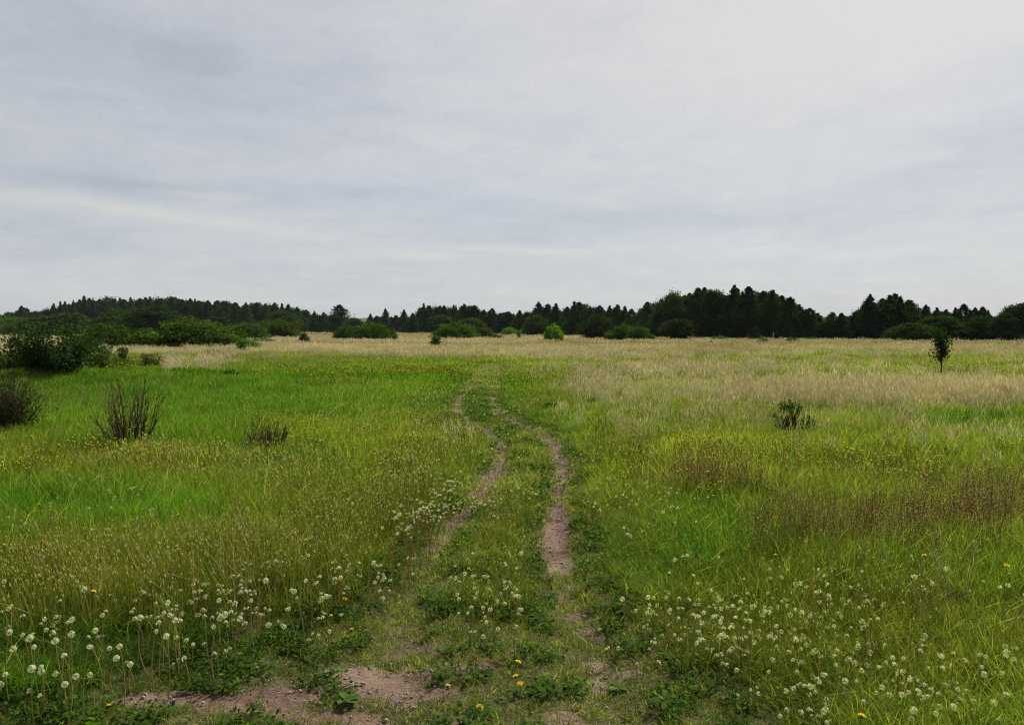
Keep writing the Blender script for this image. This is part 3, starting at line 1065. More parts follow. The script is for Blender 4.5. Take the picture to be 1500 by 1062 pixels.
# ------------------------------------------------------------------ trees
def crown(kind, seed, H, Rr, nclump, per, leaf):
    """leaf clumps spread through a crown; kind 'cone' is pointed, 'round' broad, 'dome' sits on the ground"""
    r = np.random.default_rng(seed)
    g = Geo()
    cs, sz = [], []
    ex = (.62, .95, .54, .80, .60, .90)[seed % 6]
    for _ in range(nclump):
        a = r.random() * 6.283
        if kind == 'cone':
            t = .06 + .94 * r.random() ** .95
            rm = Rr * (1 - t) ** ex * (.6 + .5 * r.random()) * (1 + .22 * math.sin(3 * a + 9 * t + seed))
            q = rm * (.30 + .70 * math.sqrt(r.random()))
            cs.append((q * math.cos(a), q * math.sin(a), H * t * .98 + .25 * q))
            sz.append((.035 + .25 * (1 - t) ** .8) * Rr)
        elif kind == 'round':
            v = unit(r, 1)[0]
            k = (.5 + .5 * r.random() ** .5) * (1 + .22 * math.sin(2.3 * a + seed) + .15 * math.sin(5 * a + 2 * seed))
            zz = .56 + .46 * v[2] * (.8 + .3 * r.random())
            cs.append((v[0] * Rr * k * .85, v[1] * Rr * k * .85, H * max(zz, .16)))
            sz.append(.26 * Rr)
        else:
            v = unit(r, 1)[0]
            v[2] = abs(v[2])
            k = (.55 + .45 * r.random() ** .4) * (1 + .16 * math.sin(3 * a + seed) + .1 * math.sin(7 * a + 2 * seed))
            cs.append((v[0] * Rr * k * .9, v[1] * Rr * k * .9, H * (.04 + .88 * v[2] * k)))
            sz.append(.17 * Rr)
    cs, sz = np.array(cs), np.array(sz)
    idx = np.repeat(np.arange(nclump), per)
    pos = cs[idx] + r.normal(0, 1, (len(idx), 3)) * sz[idx][:, None] * (np.array((.55, .55, .8)) if kind == 'cone' else np.array((.55, .55, .42)))
    pos[:, 2] *= H / np.percentile(pos[:, 2], 99.6)
    pos[:, :2] *= Rr / np.percentile(np.abs(pos[:, :2]), 98.0)
    pos[:, 2] = np.maximum(pos[:, 2], .03 * H if kind != 'dome' else .01 * H)
    tone = np.exp(r.normal(0, .20, nclump))[idx]
    n = len(pos)
    a = unit(r, n)
    b = np.cross(a, unit(r, n))
    b /= np.linalg.norm(b, axis=1)[:, None]
    s = (leaf * (.6 + .8 * r.random(n)))[:, None]
    m = (tone * np.exp(r.normal(0, .22, n)))[:, None]
    yl = (1 + .2 * r.normal(0, 1, n))[:, None]
    c = np.concatenate([m * yl, m, m * .9, np.zeros((n, 1))], 1)
    rhombs(g, pos, a * s * .5, b * s * .32, np.clip(c, 0, 3))
    return g


def trunk_geo(seed, H, r0, limbs, top=.9, spread=.3):
    r = np.random.default_rng(seed + 77)
    g = Geo()
    p = wander(r, (0, 0, -.05 * H), (0, 0, 1), H * (top + .05), 8, .03)
    tube(g, p, r0, r0 * .15, 7)
    for _ in range(limbs):
        i = r.integers(2, 8)
        a = r.random() * 6.283
        tube(g, wander(r, p[i], (math.cos(a), math.sin(a), .6), H * spread * (1.05 - i / 9), 4, .15), r0 * .45 * (1 - i / 10), r0 * .08, 4)
    return g


TREES = {}
for i, (k, H, Rr, nc, per, lf) in enumerate((('cone', 10, 2.0, 210, 44, .22), ('cone', 10, 1.7, 200, 44, .21), ('cone', 10, 2.3, 220, 44, .23), ('cone', 10, 1.8, 210, 44, .21), ('cone', 10, 2.1, 190, 46, .22), ('cone', 10, 1.9, 220, 42, .22),
                                             ('round', 10, 3.0, 150, 74, .36), ('round', 10, 3.6, 170, 74, .36), ('round', 10, 2.6, 140, 74, .34),
                                             ('dome', 4, 3.2, 260, 76, .23), ('dome', 4, 3.2, 270, 74, .22), ('dome', 4, 3.2, 250, 78, .24))):
    g = crown(k, 40 + i, H, Rr, nc, per, lf)
    TREES.setdefault(k, []).append((g.mesh(k + '_crown', M_LEAF if k != 'dome' else M_SHRUB),
                                    trunk_geo(i, H, .02 * H if k != 'dome' else .08, 9 if k != 'dome' else 12, .92 if k != 'dome' else .6, .3 if k != 'dome' else .6).mesh(k + '_trunk', M_BARK),
                                    H, Rr))
# the same crowns again for the far wood that reads as one mass
wc = bpy.data.collections.new('tufts_wood')
for i, (cm, tm, H, Rr) in enumerate(TREES['cone'][:4] + TREES['round'][:2]):
    m2 = cm.copy()
    m2.materials.clear()
    m2.materials.append(M_WOOD)
    wc.objects.link(bpy.data.objects.new('wood_tree_%02d' % i, m2))
SRC['wood'] = (wc, 6)

PROFILE = [(-400, 470), (-100, 468), (0, 466), (33, 453), (60, 456), (100, 446), (125, 440), (150, 440), (200, 438), (230, 437), (280, 440), (330, 443), (400, 447), (440, 454), (470, 461), (492, 463), (508, 472), (535, 473),
           (560, 463), (600, 464), (615, 452), (650, 449), (690, 450), (730, 458), (770, 459), (800, 450), (830, 455), (850, 448), (880, 455), (910, 455), (932, 464), (950, 450), (975, 440), (1000, 436), (1030, 430), (1060, 438),
           (1080, 430), (1110, 434), (1135, 434), (1160, 444), (1190, 462), (1206, 472), (1225, 464), (1250, 464), (1270, 445), (1300, 440), (1330, 447), (1350, 458), (1400, 460), (1445, 460), (1462, 468), (1480, 460), (1500, 450), (1600, 445), (1900, 450)]


def prof(px):
    a = np.array(PROFILE)
    return np.interp(px, a[:, 0], a[:, 1])


def stand_depth(px):
    return np.interp(px, [-400, 0, 480, 560, 640, 760, 860, 960, 1100, 1300, 1500, 1900], [300, 300, 310, 300, 265, 215, 180, 140, 122, 112, 104, 100])


def px_height(py, d):
    """height of something that reaches up to row py at distance d"""
    return CAM_H + d * (HOR - py) / F


def wood_mass():
    rng = np.random.default_rng(71)
    P, S, Z, Tn = [], [], [], []
    for row, (k, drop) in enumerate(((1.02, 7), (1.07, 4), (1.12, 2), (1.18, 1), (1.25, 1))):
        px = -420.0
        while px < 1920:
            d = stand_depth(px) * k * (1 + .012 * rng.normal())
            gap = 500 < px < 538
            top = prof(px) + drop + abs(rng.normal(0, 2.5)) + 6 * gap
            h = px_height(top, d)
            x = (px - 750) / F * d
            P.append((x, d, float(height(np.array([x]), np.array([d]))[0])))
            S.append(h / 10.0 * (1.0 + .25 * rng.random()))
            Z.append(1.0 / (1.0 + .12))
            Tn.append(np.array((.026, .044, .014)) * (.75 + .5 * rng.random()))
            px += (h * .22) / d * F * (.7 + .6 * rng.random())
    scatter('woods', 'wood', np.array(P), np.array(S), np.array(Tn), 'dense dark wood standing as one mass behind the front trees', 'wood', np.array(Z), .03)


wood_mass()

ORD = ['first', 'second', 'third', 'fourth', 'fifth', 'sixth', 'seventh', 'eighth', 'ninth', 'tenth', 'eleventh', 'twelfth', 'thirteenth', 'fourteenth', 'fifteenth', 'sixteenth',
       'seventeenth', 'eighteenth', 'nineteenth', 'twentieth']
_used = {}


def tree(name, label, cat, px, tip, d, wpx, kind, col, group=None, base=None, rz=None):
    """one tree: Empty at its foot, crown and trunk as its parts"""
    i = _used[kind] = _used.get(kind, -1) + 1
    cm, tm, H, Rr = TREES[kind][i % len(TREES[kind])]
    x = (px - 750) / F * d
    zg = float(height(np.array([x]), np.array([d]))[0])
    h = px_height(tip, d) - zg
    w = wpx / F * d / 2
    s = h / H
    sx = w / Rr
    t = thing(name, label, cat, (x, d, zg), group, (i * 2.4) % 6.28 if rz is None else rz, (sx, sx, s))
    c = link('crown' if kind != 'dome' else 'foliage', cm, t)
    c.color = (*col, 1)
    link('trunk' if kind != 'dome' else 'stems', tm, t)
    return t


DK, DK2, MID, LT = (.036, .058, .015), (.050, .080, .017), (.056, .092, .016), (.115, .185, .026)
STANDS = [
    ('in the low edge of the left wood', 'dark trees at the left edge of the wood', [(33, 449), (55, 462), (80, 446), (90, 443), (97, 443), (109, 441), (125, 435), (138, 438)], 12),
    ('in the even-topped wood on the left', 'dark trees of the even-topped left wood', [(158, 436), (170, 437), (182, 438), (194, 438), (206, 437), (221, 434), (238, 437), (254, 435), (268, 438), (280, 437),
     (292, 440), (305, 440), (319, 440), (333, 442), (347, 443), (361, 443), (377, 443), (390, 444)], 22),
    ('on the falling end of the left wood', 'dark trees at the right end of the left wood', [(403, 445), (414, 446), (423, 447), (436, 451), (449, 455), (461, 457), (475, 459)], 17),
    ('in the small stand right of the gap', 'dark trees beside the gap', [(543, 461), (552, 464), (565, 453), (580, 463), (592, 455)], 16),
    ('in the stand behind the centre bushes', 'dark trees of the centre stand', [(606, 463), (621, 446), (629, 449), (641, 452), (651, 449), (665, 448), (680, 447), (687, 450), (695, 449), (709, 455), (721, 453), (732, 460)], 18),
    ('in the ragged stand right of the centre', 'dark trees of the ragged stand', [(745, 458), (761, 456), (772, 459), (789, 444), (802, 447), (814, 446), (831, 451), (841, 443), (848, 444), (865, 453), (878, 449), (893, 449), (904, 448), (915, 450), (925, 454), (938, 456), (948, 444)], 24),
    ('in the tall dark stand right of the track', 'dark trees of the tall dark stand', [(969, 440), (1022, 424), (1031, 423), (1060, 434), (1075, 420), (1095, 422), (1117, 428), (1131, 427), (1144, 435), (1156, 437), (1176, 455), (1185, 453), (1197, 460)], 34),
    ('in the stand left of the lone sapling', 'dark trees of the stand by the sapling', [(1218, 459), (1232, 460), (1253, 459), (1273, 433), (1292, 439), (1302, 434), (1309, 432), (1317, 437), (1330, 441), (1338, 452)], 30),
    ('in the low far right stand', 'dark trees of the far right stand', [(1355, 448), (1371, 452), (1385, 455), (1398, 452), (1410, 447), (1427, 452), (1438, 451), (1446, 456)], 22),
]
trng = np.random.default_rng(3)
for (where, grp, lst, wbase) in STANDS:
    lo = min(t for _, t in lst)
    for i, (px, tip) in enumerate(lst):
        blunt = (_used.get('cone', -1) + 1) % 6 in (0, 2, 4)
        shape_word = 'bushy' if blunt else 'pointed'
        look = 'tallest dark %s tree' % shape_word if tip == lo and sum(1 for _, t in lst if t == lo) == 1 else 'dark %s tree' % shape_word
        d = float(stand_depth(px)) * (1 + .01 * trng.normal())
        c = np.array(DK) * (.8 + .8 * trng.random()) + np.array((.014, .026, .002)) * trng.random() ** 2
        tree('broadleaf_tree' if blunt else 'conifer_tree', '%s, %s from left %s' % (look, ORD[i], where), 'tree', px, tip - (1 if wbase != 22 or px > 600 else -1), d, wbase * (1.05 + .45 * trng.random()), 'cone', tuple(c), grp)

SINGLES = [
    # px, tip, depth, width, kind, colour, name, label
    (498, 447, 250, 40, 'cone', DK, 'conifer_tree', 'lone tall dark tree just left of the gap with blue hills'),
    (519, 466, 240, 30, 'round', DK2, 'broadleaf_tree', 'small rounded tree below the gap with the blue hills'),
    (985, 430, 138, 44, 'round', DK2, 'broadleaf_tree', 'round topped tree at the left shoulder of the tall dark stand'),
    (1045, 426, 128, 40, 'round', DK, 'broadleaf_tree', 'tree with wispy open top in the tall dark stand'),
    (1122, 431, 124, 50, 'round', DK, 'broadleaf_tree', 'broad round topped tree in the right half of the tall stand'),
    (1300, 441, 112, 60, 'round', DK, 'broadleaf_tree', 'broad bushy tree filling the stand left of the lone sapling'),
    (1420, 455, 106, 34, 'cone', DK2, 'conifer_tree', 'slender tree with a small tuft on top near the right edge'),
    (1374, 464, 100, 56, 'round', DK2, 'broadleaf_tree', 'wide light topped tree behind the lone sapling'),
    (1336, 474, 97, 62, 'round', DK2, 'broadleaf_tree', 'low bushy tree left of the wide tree behind the sapling'),
    (1440, 464, 100, 60, 'round', DK, 'broadleaf_tree', 'dark bushy tree between sapling and right edge'),
    (1492, 446, 98, 60, 'round', DK, 'broadleaf_tree', 'big black-green round tree cut by the right edge'),
    (1471, 460, 96, 34, 'round', DK, 'broadleaf_tree', 'small dark round tree left of the big one at the right edge'),
    (875, 462, 120, 46, 'round', DK, 'broadleaf_tree', 'dark rounded tree standing forward of the ragged stand'),
    (992, 468, 112, 46, 'round', DK, 'broadleaf_tree', 'dark low tree with thin trunk at foot of the tall stand'),
    (1106, 478, 105, 22, 'cone', DK, 'conifer_tree', 'small dark pointed tree standing forward of the tall stand'),
    (226, 450, 170, 74, 'round', DK, 'broadleaf_tree', 'large round dark tree above the wide bush on the left'),
    (178, 456, 180, 70, 'round', DK2, 'broadleaf_tree', 'rounded tree below the wood, left of the large round tree'),
    (100, 459, 190, 60, 'round', DK2, 'broadleaf_tree', 'rounded tree at the foot of the left wood above the big bush'),
    (60, 464, 190, 56, 'round', DK2, 'broadleaf_tree', 'low rounded tree near the left edge of the wood'),
    (415, 456, 230, 46, 'round', DK2, 'broadleaf_tree', 'rounded tree in front of the falling end of the left wood'),
    (318, 464, 200, 36, 'round', DK, 'broadleaf_tree', 'small dark round tree behind the wide left bush'),
    (690, 466, 230, 40, 'round', DK2, 'broadleaf_tree', 'soft rounded tree in front of the centre stand'),
    (785, 462, 190, 34, 'round', DK2, 'broadleaf_tree', 'narrow rounded tree in front of the ragged stand'),
    (650, 462, 250, 36, 'round', DK2, 'broadleaf_tree', 'bushy tree above the round centre bush'),
]
for (px, tip, d, w, k, c, nm, lb) in SINGLES:
    tree(nm, lb, 'tree', px, tip, d, w, k, c)

SHRUBS = [
    # px, top, base row, width, colour, label
    (6, 463, 492, 80, MID, 'low green shrub mass at the left edge behind the pink field'),
    (45, 470, 494, 70, DK2, 'dark shrub at the left behind the pink field'),
    (158, 476, 513, 66, MID, 'dense round bush left of the wide bush'),
    (278, 468, 513, 132, MID, 'wide spreading bush, the broadest on the left'),
    (218, 486, 513, 44, DK2, 'low end of the wide left bush'),
    (364, 474, 503, 52, (.06, .10, .024), 'flat topped bush right of the wide left bush'),
    (335, 482, 506, 40, MID, 'low bush between the wide bush and the flat topped one'),
    (385, 496, 508, 44, (.06, .13, .022), 'low bright green shrub behind the small tree'),
    (405, 470, 498, 60, DK2, 'shrub behind the flat topped bush'),
    (508, 477, 502, 34, DK2, 'dark bush touching the round green bush left of centre'),
    (545, 473, 503, 48, MID, 'round green bush left of centre'),
    (571, 482, 501, 20, DK2, 'small bush against the right side of the round green bush'),
    (446, 487, 507, 13, DK2, 'small dark upright shrub in the pink field'),
    (668, 474, 501, 60, MID, 'dome shaped bush in the centre before the wood'),
    (708, 480, 500, 30, DK2, 'low dark shrub at the right shoulder of the centre dome bush'),
    (728, 490, 501, 22, (.05, .06, .025), 'brownish low shrub right of the centre dome bush'),
    (746, 480, 494, 22, LT, 'pale green shrub below the ragged stand'),
    (773, 477, 493, 18, MID, 'small green shrub below the narrow rounded tree'),
    (811, 476, 505, 26, (.13, .22, .03), 'bright light green bush standing alone before the wood'),
    (829, 472, 492, 18, MID, 'pale leafy shrub at the wood edge behind the bright bush'),
    (821, 495, 508, 9, (.12, .08, .02), 'small reddish brown bush at the foot of the bright bush'),
    (913, 476, 503, 46, DK2, 'dark spreading bush below the ragged stand'),
    (936, 480, 504, 34, DK2, 'dark bush left of the small bright shrub'),
    (953, 490, 504, 14, (.09, .17, .03), 'small bright green shrub beside the dark bushes'),
    (1054, 492, 503, 24, (.07, .13, .025), 'low rounded green shrub under the tall stand'),
    (1063, 508, 515, 9, (.10, .15, .03), 'tiny green shrub out in the dry grass'),
    (1041, 498, 506, 6, (.09, .12, .03), 'tiny sprout left of the low rounded shrub'),
    (1117, 494, 507, 16, LT, 'light green shrub beside the small dark pointed tree'),
    (1160, 495, 507, 24, MID, 'low green shrub by the pale posts'),
    (1186, 494, 503, 30, MID, 'low green shrubs at the wood foot right of the posts'),
    (1235, 497, 503, 40, MID, 'strip of low green shrub under the right stand'),
    (1306, 492, 503, 11, (.11, .16, .035), 'small pale yellow-green shrub beside a thin post'),
    (1399, 512, 521, 11, (.05, .10, .02), 'small round bush just right of the lone sapling'),
    (1432, 502, 508, 14, MID, 'small low shrub at the wood edge right of the sapling'),
    (1493, 489, 506, 20, LT, 'light green shrub at the right edge under the big round tree'),
    (850, 492, 496, 16, LT, 'low pale shrub at the wood edge right of the bright bush'),
    (1378, 516, 522, 7, MID, 'tiny bush touching the lone sapling'),
]
for (px, top, base, w, c, lb) in SHRUBS:
    d = CAM_H * F / (base - HOR + .01)
    d = min(d, float(stand_depth(px)) * .97)
    tree('shrub', lb, 'shrub', px, top, d, w * 1.05, 'dome', c)


# ------------------------------------------------------------------ nearer single plants
def leafy_bush(name, label, px, py, wpx, top, leaf, n, col, seed, shape='dome', cat='shrub', twig=True):
    x, y, zg = ground(px, py)
    h = (py - top) / F * math.hypot(x, y)
    w = wpx / F * y / 2
    r = np.random.default_rng(seed)
    t = thing(name, label, cat, (x, y, zg))
    g, st = Geo(), Geo()
    nb = 16
    per = n // (nb * 4)
    for b in range(nb):
        a = r.random() * 6.283
        q = math.sqrt(r.random())
        if shape == 'dome':
            d = (math.cos(a) * w * q * 1.3, math.sin(a) * w * q * 1.3, h * (.55 + .45 * math.sqrt(1 - q * q * .8)))
        else:
            d = (math.cos(a) * w * q * .9, math.sin(a) * w * q * .9, h * (.45 + .55 * r.random()))
        L = np.linalg.norm(d) * .95
        st0 = (0, 0, -.03) if shape == 'dome' else (0, 0, h * (.13 + .48 * r.random()))
        if shape != 'dome':
            d = (d[0], d[1], d[2] * .5)
            L = np.linalg.norm(d)
        p = wander(r, st0, d, L, 6, .12)
        tube(st, p, .012 * h + .003, .002, 4)
        for k in ((1, 2, 3, 4, 5) if shape == 'dome' else (2, 3, 4, 5)):
            c = p[k + (1 if k == 5 else 0)]
            tone = math.exp(r.normal(0, .18))
            leaves(g, r, c + r.normal(0, .12 * (w + h * .4), (per, 3)) * (1, 1, .8), leaf, np.array((1, 1, 1)) * tone, .22)
    if shape != 'dome':
        tube(st, wander(r, (0, 0, -.05), (0, 0, 1), h * .75, 6, .05), .022 * h, .006, 6)
    A = np.concatenate(g.V)
    fx = w / np.percentile(np.abs(A[:, :2]), 98.8)
    fz = h / np.percentile(A[:, 2], 99.8)
    for gg in (g, st):
        gg.V = [v * (fx, fx, fz) for v in gg.V]
        if gg is g:
            for v in gg.V:
                v[:, 2] = np.maximum(v[:, 2], .01)
    o = link('foliage', g.mesh('bush_foliage', M_SHRUB), t)
    o.color = (*col, 1)
    link('stems', st.mesh('bush_stems', M_TWIG), t)
    return t


leafy_bush('shrub', 'big dark ragged bush at the left behind the grassy rise', 82, 558, 112, 486, .11, 11000, (.038, .062, .020), 201)
leafy_bush('shrub', 'bushy outgrowth left of the big dark ragged bush', 22, 556, 56, 518, .11, 5000, (.06, .085, .022), 202)
leafy_bush('shrub', 'leafy shrub right of the big dark ragged bush', 142, 546, 40, 510, .10, 4500, (.05, .085, .022), 203)
leafy_bush('shrub', 'low yellow-green shrub behind the crest of the rise', 170, 545, 44, 524, .10, 3500, (.09, .12, .026), 204)
leafy_bush('shrub', 'small upright shrub in the weeds left of the dry tufts', 180, 534, 16, 511, .10, 1500, (.04, .065, .02), 205)
leafy_bush('shrub', 'low brownish shrub among yellow weeds left of the dry tufts', 218, 541, 40, 520, .09, 2500, (.075, .07, .025), 206)
leafy_bush('shrub', 'dark tufted shrub right of the pale dry tufts', 340, 560, 24, 544, .08, 2200, (.025, .05, .013), 207)
leafy_bush('shrub', 'leafy low bush with black heart in the right meadow', 1153, 650, 60, 590, .038, 5200, (.034, .068, .012), 208)
leafy_bush('shrub', 'thin bright green shrub in tall dry grass right of the track', 1232, 580, 20, 550, .06, 1100, (.085, .15, .03), 209)
leafy_bush('sapling', 'lone dark leafy sapling standing in the right meadow', 1378, 553, 29, 488, .12, 1100, (.022, .045, .014), 210, 'tree', 'tree')
leafy_bush('sapling', 'small bright tree with bare stem before the wide left bush', 363, 520, 32, 496, .17, 2600, (.075, .15, .022), 211, 'tree', 'tree')
leafy_bush('sapling', 'little leafy sapling in dry grass near the centre', 638, 515, 18, 490, .18, 900, (.05, .10, .02), 212, 'tree', 'tree')
leafy_bush('sapling', 'thin sapling right of the round green bush', 578, 505, 9, 488, .16, 350, (.06, .11, .02), 213, 'tree', 'tree')
leafy_bush('sapling', 'slim bright sapling below the pale green shrub', 760, 501, 10, 482, .2, 600, (.08, .15, .025), 214, 'tree', 'tree')
leafy_bush('sapling', 'tiny yellow-green sapling in dry grass below the centre dome bush', 697, 511, 8, 500, .16, 300, (.11, .15, .03), 215, 'tree', 'tree')
leafy_bush('shrub', 'dark grassy clump just right of the bend in the track', 806, 606, 22, 590, .05, 1500, (.03, .075, .014), 216)
leafy_bush('shrub', 'narrow dark green clump in the grass right of the track bend', 866, 604, 14, 583, .05, 900, (.04, .075, .018), 217)
leafy_bush('shrub', 'dark low clump in the green meadow left of the track', 385, 708, 30, 694, .03, 1500, (.028, .07, .012), 218)


def bare_shrub(label, px, py, wpx, top, n, seed, leafcol=None, rthick=.011, name='bare_shrub'):
    x, y, zg = ground(px, py)
    h = (py - top) / F * math.hypot(x, y)
    w = wpx / F * y / 2
    r = np.random.default_rng(seed)
    t = thing(name, label, 'shrub', (x, y, zg))
    for i in range(n):
        a = r.random() * 6.283
        q = math.sqrt(r.random())
        b0 = np.array((math.cos(a) * w * .35 * q, math.sin(a) * w * .35 * q, -.03))
        hh = h * (.55 + .5 * r.random()) * (1.05 - .35 * q)
        d = np.array((math.cos(a) * w * q * .85, math.sin(a) * w * q * .85, hh))
        p = wander(r, b0, d, np.linalg.norm(d), 8, .055, .02)
        g = Geo()
        tube(g, p, rthick * (.7 + .6 * r.random()), rthick * .25, 4)
        for _ in range(9):
            k = r.integers(2, 8)
            dd = (p[min(k + 1, 8)] - p[k])
            dd = dd / np.linalg.norm(dd) + r.normal(0, .35, 3)
            dd[2] = abs(dd[2])
            tube(g, wander(r, p[k], dd, h * (.12 + .25 * r.random()), 4, .12, .05), rthick * .35, rthick * .12, 3)
        link('stem', g.mesh('bare_stem', M_TWIG), t)
    if leafcol is not None:
        g = Geo()
        m = leafcol[1]
        c = np.stack([r.normal(0, w * .55, m), r.normal(0, w * .55, m), np.abs(r.normal(h * .25, h * .25, m))], 1)
        leaves(g, r, c, .035, (1, 1, 1), .25)
        o = link('foliage', g.mesh('sparse_foliage', M_SHRUB), t)
        o.color = (*leafcol[0], 1)
    return t


bare_shrub('bare brown shrub of upright twigs, the taller one in the left meadow', 190, 667, 78, 556, 34, 301, None, .013)
bare_shrub('low bare brown twiggy shrub nearest the track on the left', 390, 676, 70, 610, 38, 302, None, .010)
bare_shrub('dark twiggy bush cut by the left edge', 4, 644, 84, 552, 60, 303, ((.018, .03, .012), 9000), .013)
bare_shrub('small reddish twig clump between edge bush and tall bare shrub', 124, 622, 24, 578, 9, 304, None, .007)
bare_shrub('thin dry stalks left of the low bare shrub', 298, 668, 14, 622, 4, 305, None, .007)
bare_shrub('sparse dry twigs behind the thin dry stalks', 348, 648, 36, 616, 8, 306, None, .005)


# pale posts at the wood edge
def post(label, px, base, top, lean=0.0):
    d = min(CAM_H * F / (base - HOR), 112)
    x = (px - 750) / F * d
    zg = float(height(np.array([x]), np.array([d]))[0])
    h = px_height(top, d) - zg
    g = Geo()
    tube(g, [(0, 0, -.3), (lean * .5, 0, h * .5), (lean, 0, h * .97), (lean, 0, h)], .055, .05, 8)
    tube(g, [(lean, 0, h - .001), (lean, 0, h + .02)], .05, .004, 8)
    o = link('fence_post', g.mesh('fence_post', M_POST, True))
    o.location = (x, d, zg)
    tag(o, label, 'post', 'pale posts along the wood edge')


post('tall thin pale post right of the small dark pointed tree', 1132, 503, 487, .05)
post('short pale post next to the tall thin one', 1146, 503, 496)
post('short pale post at the left side of a low shrub by the wood', 1153, 503, 495, -.03)
post('thickest white post, at the foot of the tall stand', 1167, 503, 495)
post('pale post alone under the right stand', 1264, 503, 496)
post('thin pale post touching the small yellow-green shrub', 1300, 503, 492, .02)


# ------------------------------------------------------------------ dandelion clocks
def head_mesh(seed, n=110, rad=.021, hemi=-1.0, col=(.68, .65, .57)):
    r = np.random.default_rng(seed)
    g = Geo()
    puff(g, np.zeros(3), rad, r, int(n * .52), rad * .38, col, 1.0, hemi)
    tube(g, [(0, 0, -.007), (0, 0, -.002), (0, 0, .003)], .003, .0045, 6, (.28, .17, .08, 1))
    leaves(g, r, np.array([(0.004 * math.cos(k), .004 * math.sin(k), -.008) for k in range(7)]), .014, (.16, .16, .05), .2, alpha=1.0)
    return g.mesh('clock_head', M_CLOCK)


HEADS = [head_mesh(1), head_mesh(2, 130, .022), head_mesh(3, 85, .019, -.35), head_mesh(4, 70, .018, -.1, (.66, .6, .52)), head_mesh(5, 120, .021), head_mesh(6, 50, .013, -.2, (.6, .5, .4))]


def stem_mesh(seed, bend, col):
    r = np.random.default_rng(seed)
    g = Geo()
    a = r.random() * 6.283
    p = [(math.cos(a) * bend * (t * t - t) * 1.5, math.sin(a) * bend * (t * t - t) * 1.5, t) for t in np.linspace(0, 1, 7)]
    tube(g, p, 1, .75, 5, (*col, 1), (col[0] * 1.1, col[1] * .85, col[2], 1))
    me = g.mesh('clock_stem', M_PLAIN)
    return me


def stem_unit(seed, bend, col):
    """stem of unit height; radius about 2.5 mm at a height of 0.3 m"""
    r = np.random.default_rng(seed)
    g = Geo()
    a = r.random() * 6.283
    t = np.linspace(0, 1, 7)
    p = np.stack([math.cos(a) * bend * (t * t - t), math.sin(a) * bend * (t * t - t), t * .3], 1)
    tube(g, p, .0032, .0024, 5, (*col, 1), (col[0] * 1.15, col[1] * .8, col[2], 1))
    return g.mesh('clock_stem', M_PLAIN)


STEMS = [stem_unit(i, .05 + .03 * i, c) for i, c in enumerate(((.30, .32, .09), (.36, .27, .11), (.25, .31, .08), (.40, .30, .16), (.27, .34, .09)))]

C5 = [(672, 565), (410, 612), (183, 623), (293, 632), (162, 688), (87, 687), (33, 683), (282, 690), (115, 740), (500, 736), (262, 778), (58, 752), (567, 618), (580, 578), (760, 622), (657, 612), (722, 645), (697, 640), (897, 558), (885, 600),
      (1145, 515), (1192, 522), (1240, 538), (1257, 460), (1030, 525), (1033, 545), (1045, 615), (1095, 655), (1115, 645), (1165, 657), (1300, 630), (1318, 537), (1340, 537), (1270, 593), (1353, 455), (875, 635), (880, 660), (852, 612),
      (775, 735), (750, 712), (735, 700), (768, 785), (540, 800), (543, 815), (465, 792), (165, 815), (172, 840), (233, 845), (10, 840), (10, 888), (125, 915), (192, 918), (20, 385), (515, 327), (500, 355), (345, 380), (228, 388), (190, 385),
      (345, 430), (797, 412), (830, 405), (1035, 480), (1062, 470), (322, 505), (57, 465), (350, 180), (457, 178), (1270, 352), (1210, 185), (42, 583), (245, 652), (318, 855), (350, 858), (405, 735), (710, 572), (600, 610), (678, 660),
      (620, 680), (1190, 580), (965, 630), (1210, 585)]
C7 = [(387, 500), (545, 510), (547, 556), (505, 573), (463, 585), (425, 607), (487, 655), (205, 597), (240, 622), (270, 697), (223, 655), (120, 665), (640, 712), (645, 730), (588, 750), (493, 735), (460, 690), (565, 655), (673, 600), (690, 592),
      (765, 608), (900, 740), (945, 790), (930, 800), (1125, 835), (1160, 930), (1222, 918), (1270, 920), (1275, 963), (1350, 968), (1235, 955), (1217, 990), (1335, 800), (1330, 820), (1340, 855), (1437, 857), (1453, 942), (1487, 990),
      (1025, 878), (1195, 735), (710, 955), (655, 920), (528, 908), (515, 1020), (550, 1005), (580, 1010), (685, 1008), (630, 1020), (745, 865), (785, 885), (825, 880), (935, 930), (1065, 917), (1060, 1000), (1040, 1025), (1105, 1000),
      (1150, 992), (1380, 1030), (1355, 1040), (695, 1055), (355, 943), (665, 850), (705, 745), (620, 775), (820, 810), (880, 845), (1280, 805), (1420, 745), (1440, 740), (1075, 465), (1110, 488), (1072, 468), (1410, 437), (1330, 468),
      (1243, 385), (1160, 420), (798, 497), (718, 540), (588, 405), (527, 388), (115, 375), (1033, 370), (1078, 197), (240, 370), (930, 690), (1105, 700), (595, 665), (420, 690), (330, 705), (400, 580), (275, 573)]
C6 = [(682, 660), (765, 655), (640, 645), (705, 480), (757, 535), (810, 595), (785, 590), (575, 390), (540, 550), (520, 605), (600, 505), (565, 600), (640, 580), (610, 530), (690, 555), (730, 360), (770, 362), (800, 295), (750, 285), (1205, 505),
      (1270, 540), (1220, 545), (1330, 575), (1295, 605), (1325, 612), (1310, 640), (1455, 665), (1420, 690), (1390, 600), (1448, 377), (1410, 390), (85, 145), (105, 155), (400, 100), (215, 265), (175, 295), (270, 280), (290, 265), (310, 255),
      (330, 235), (345, 225), (355, 205), (370, 190), (380, 175), (395, 160), (415, 145), (300, 300), (320, 290), (350, 250), (375, 210), (330, 265), (180, 395), (205, 460), (155, 410), (1140, 60)]
SPOTS = [(a * .36, 680 + b * .36) for a, b in C5] + [(960 + a * .36, 680 + b * .36) for a, b in C7] + [(480 + a * .36, 680 + b * .36) for a, b in C6]


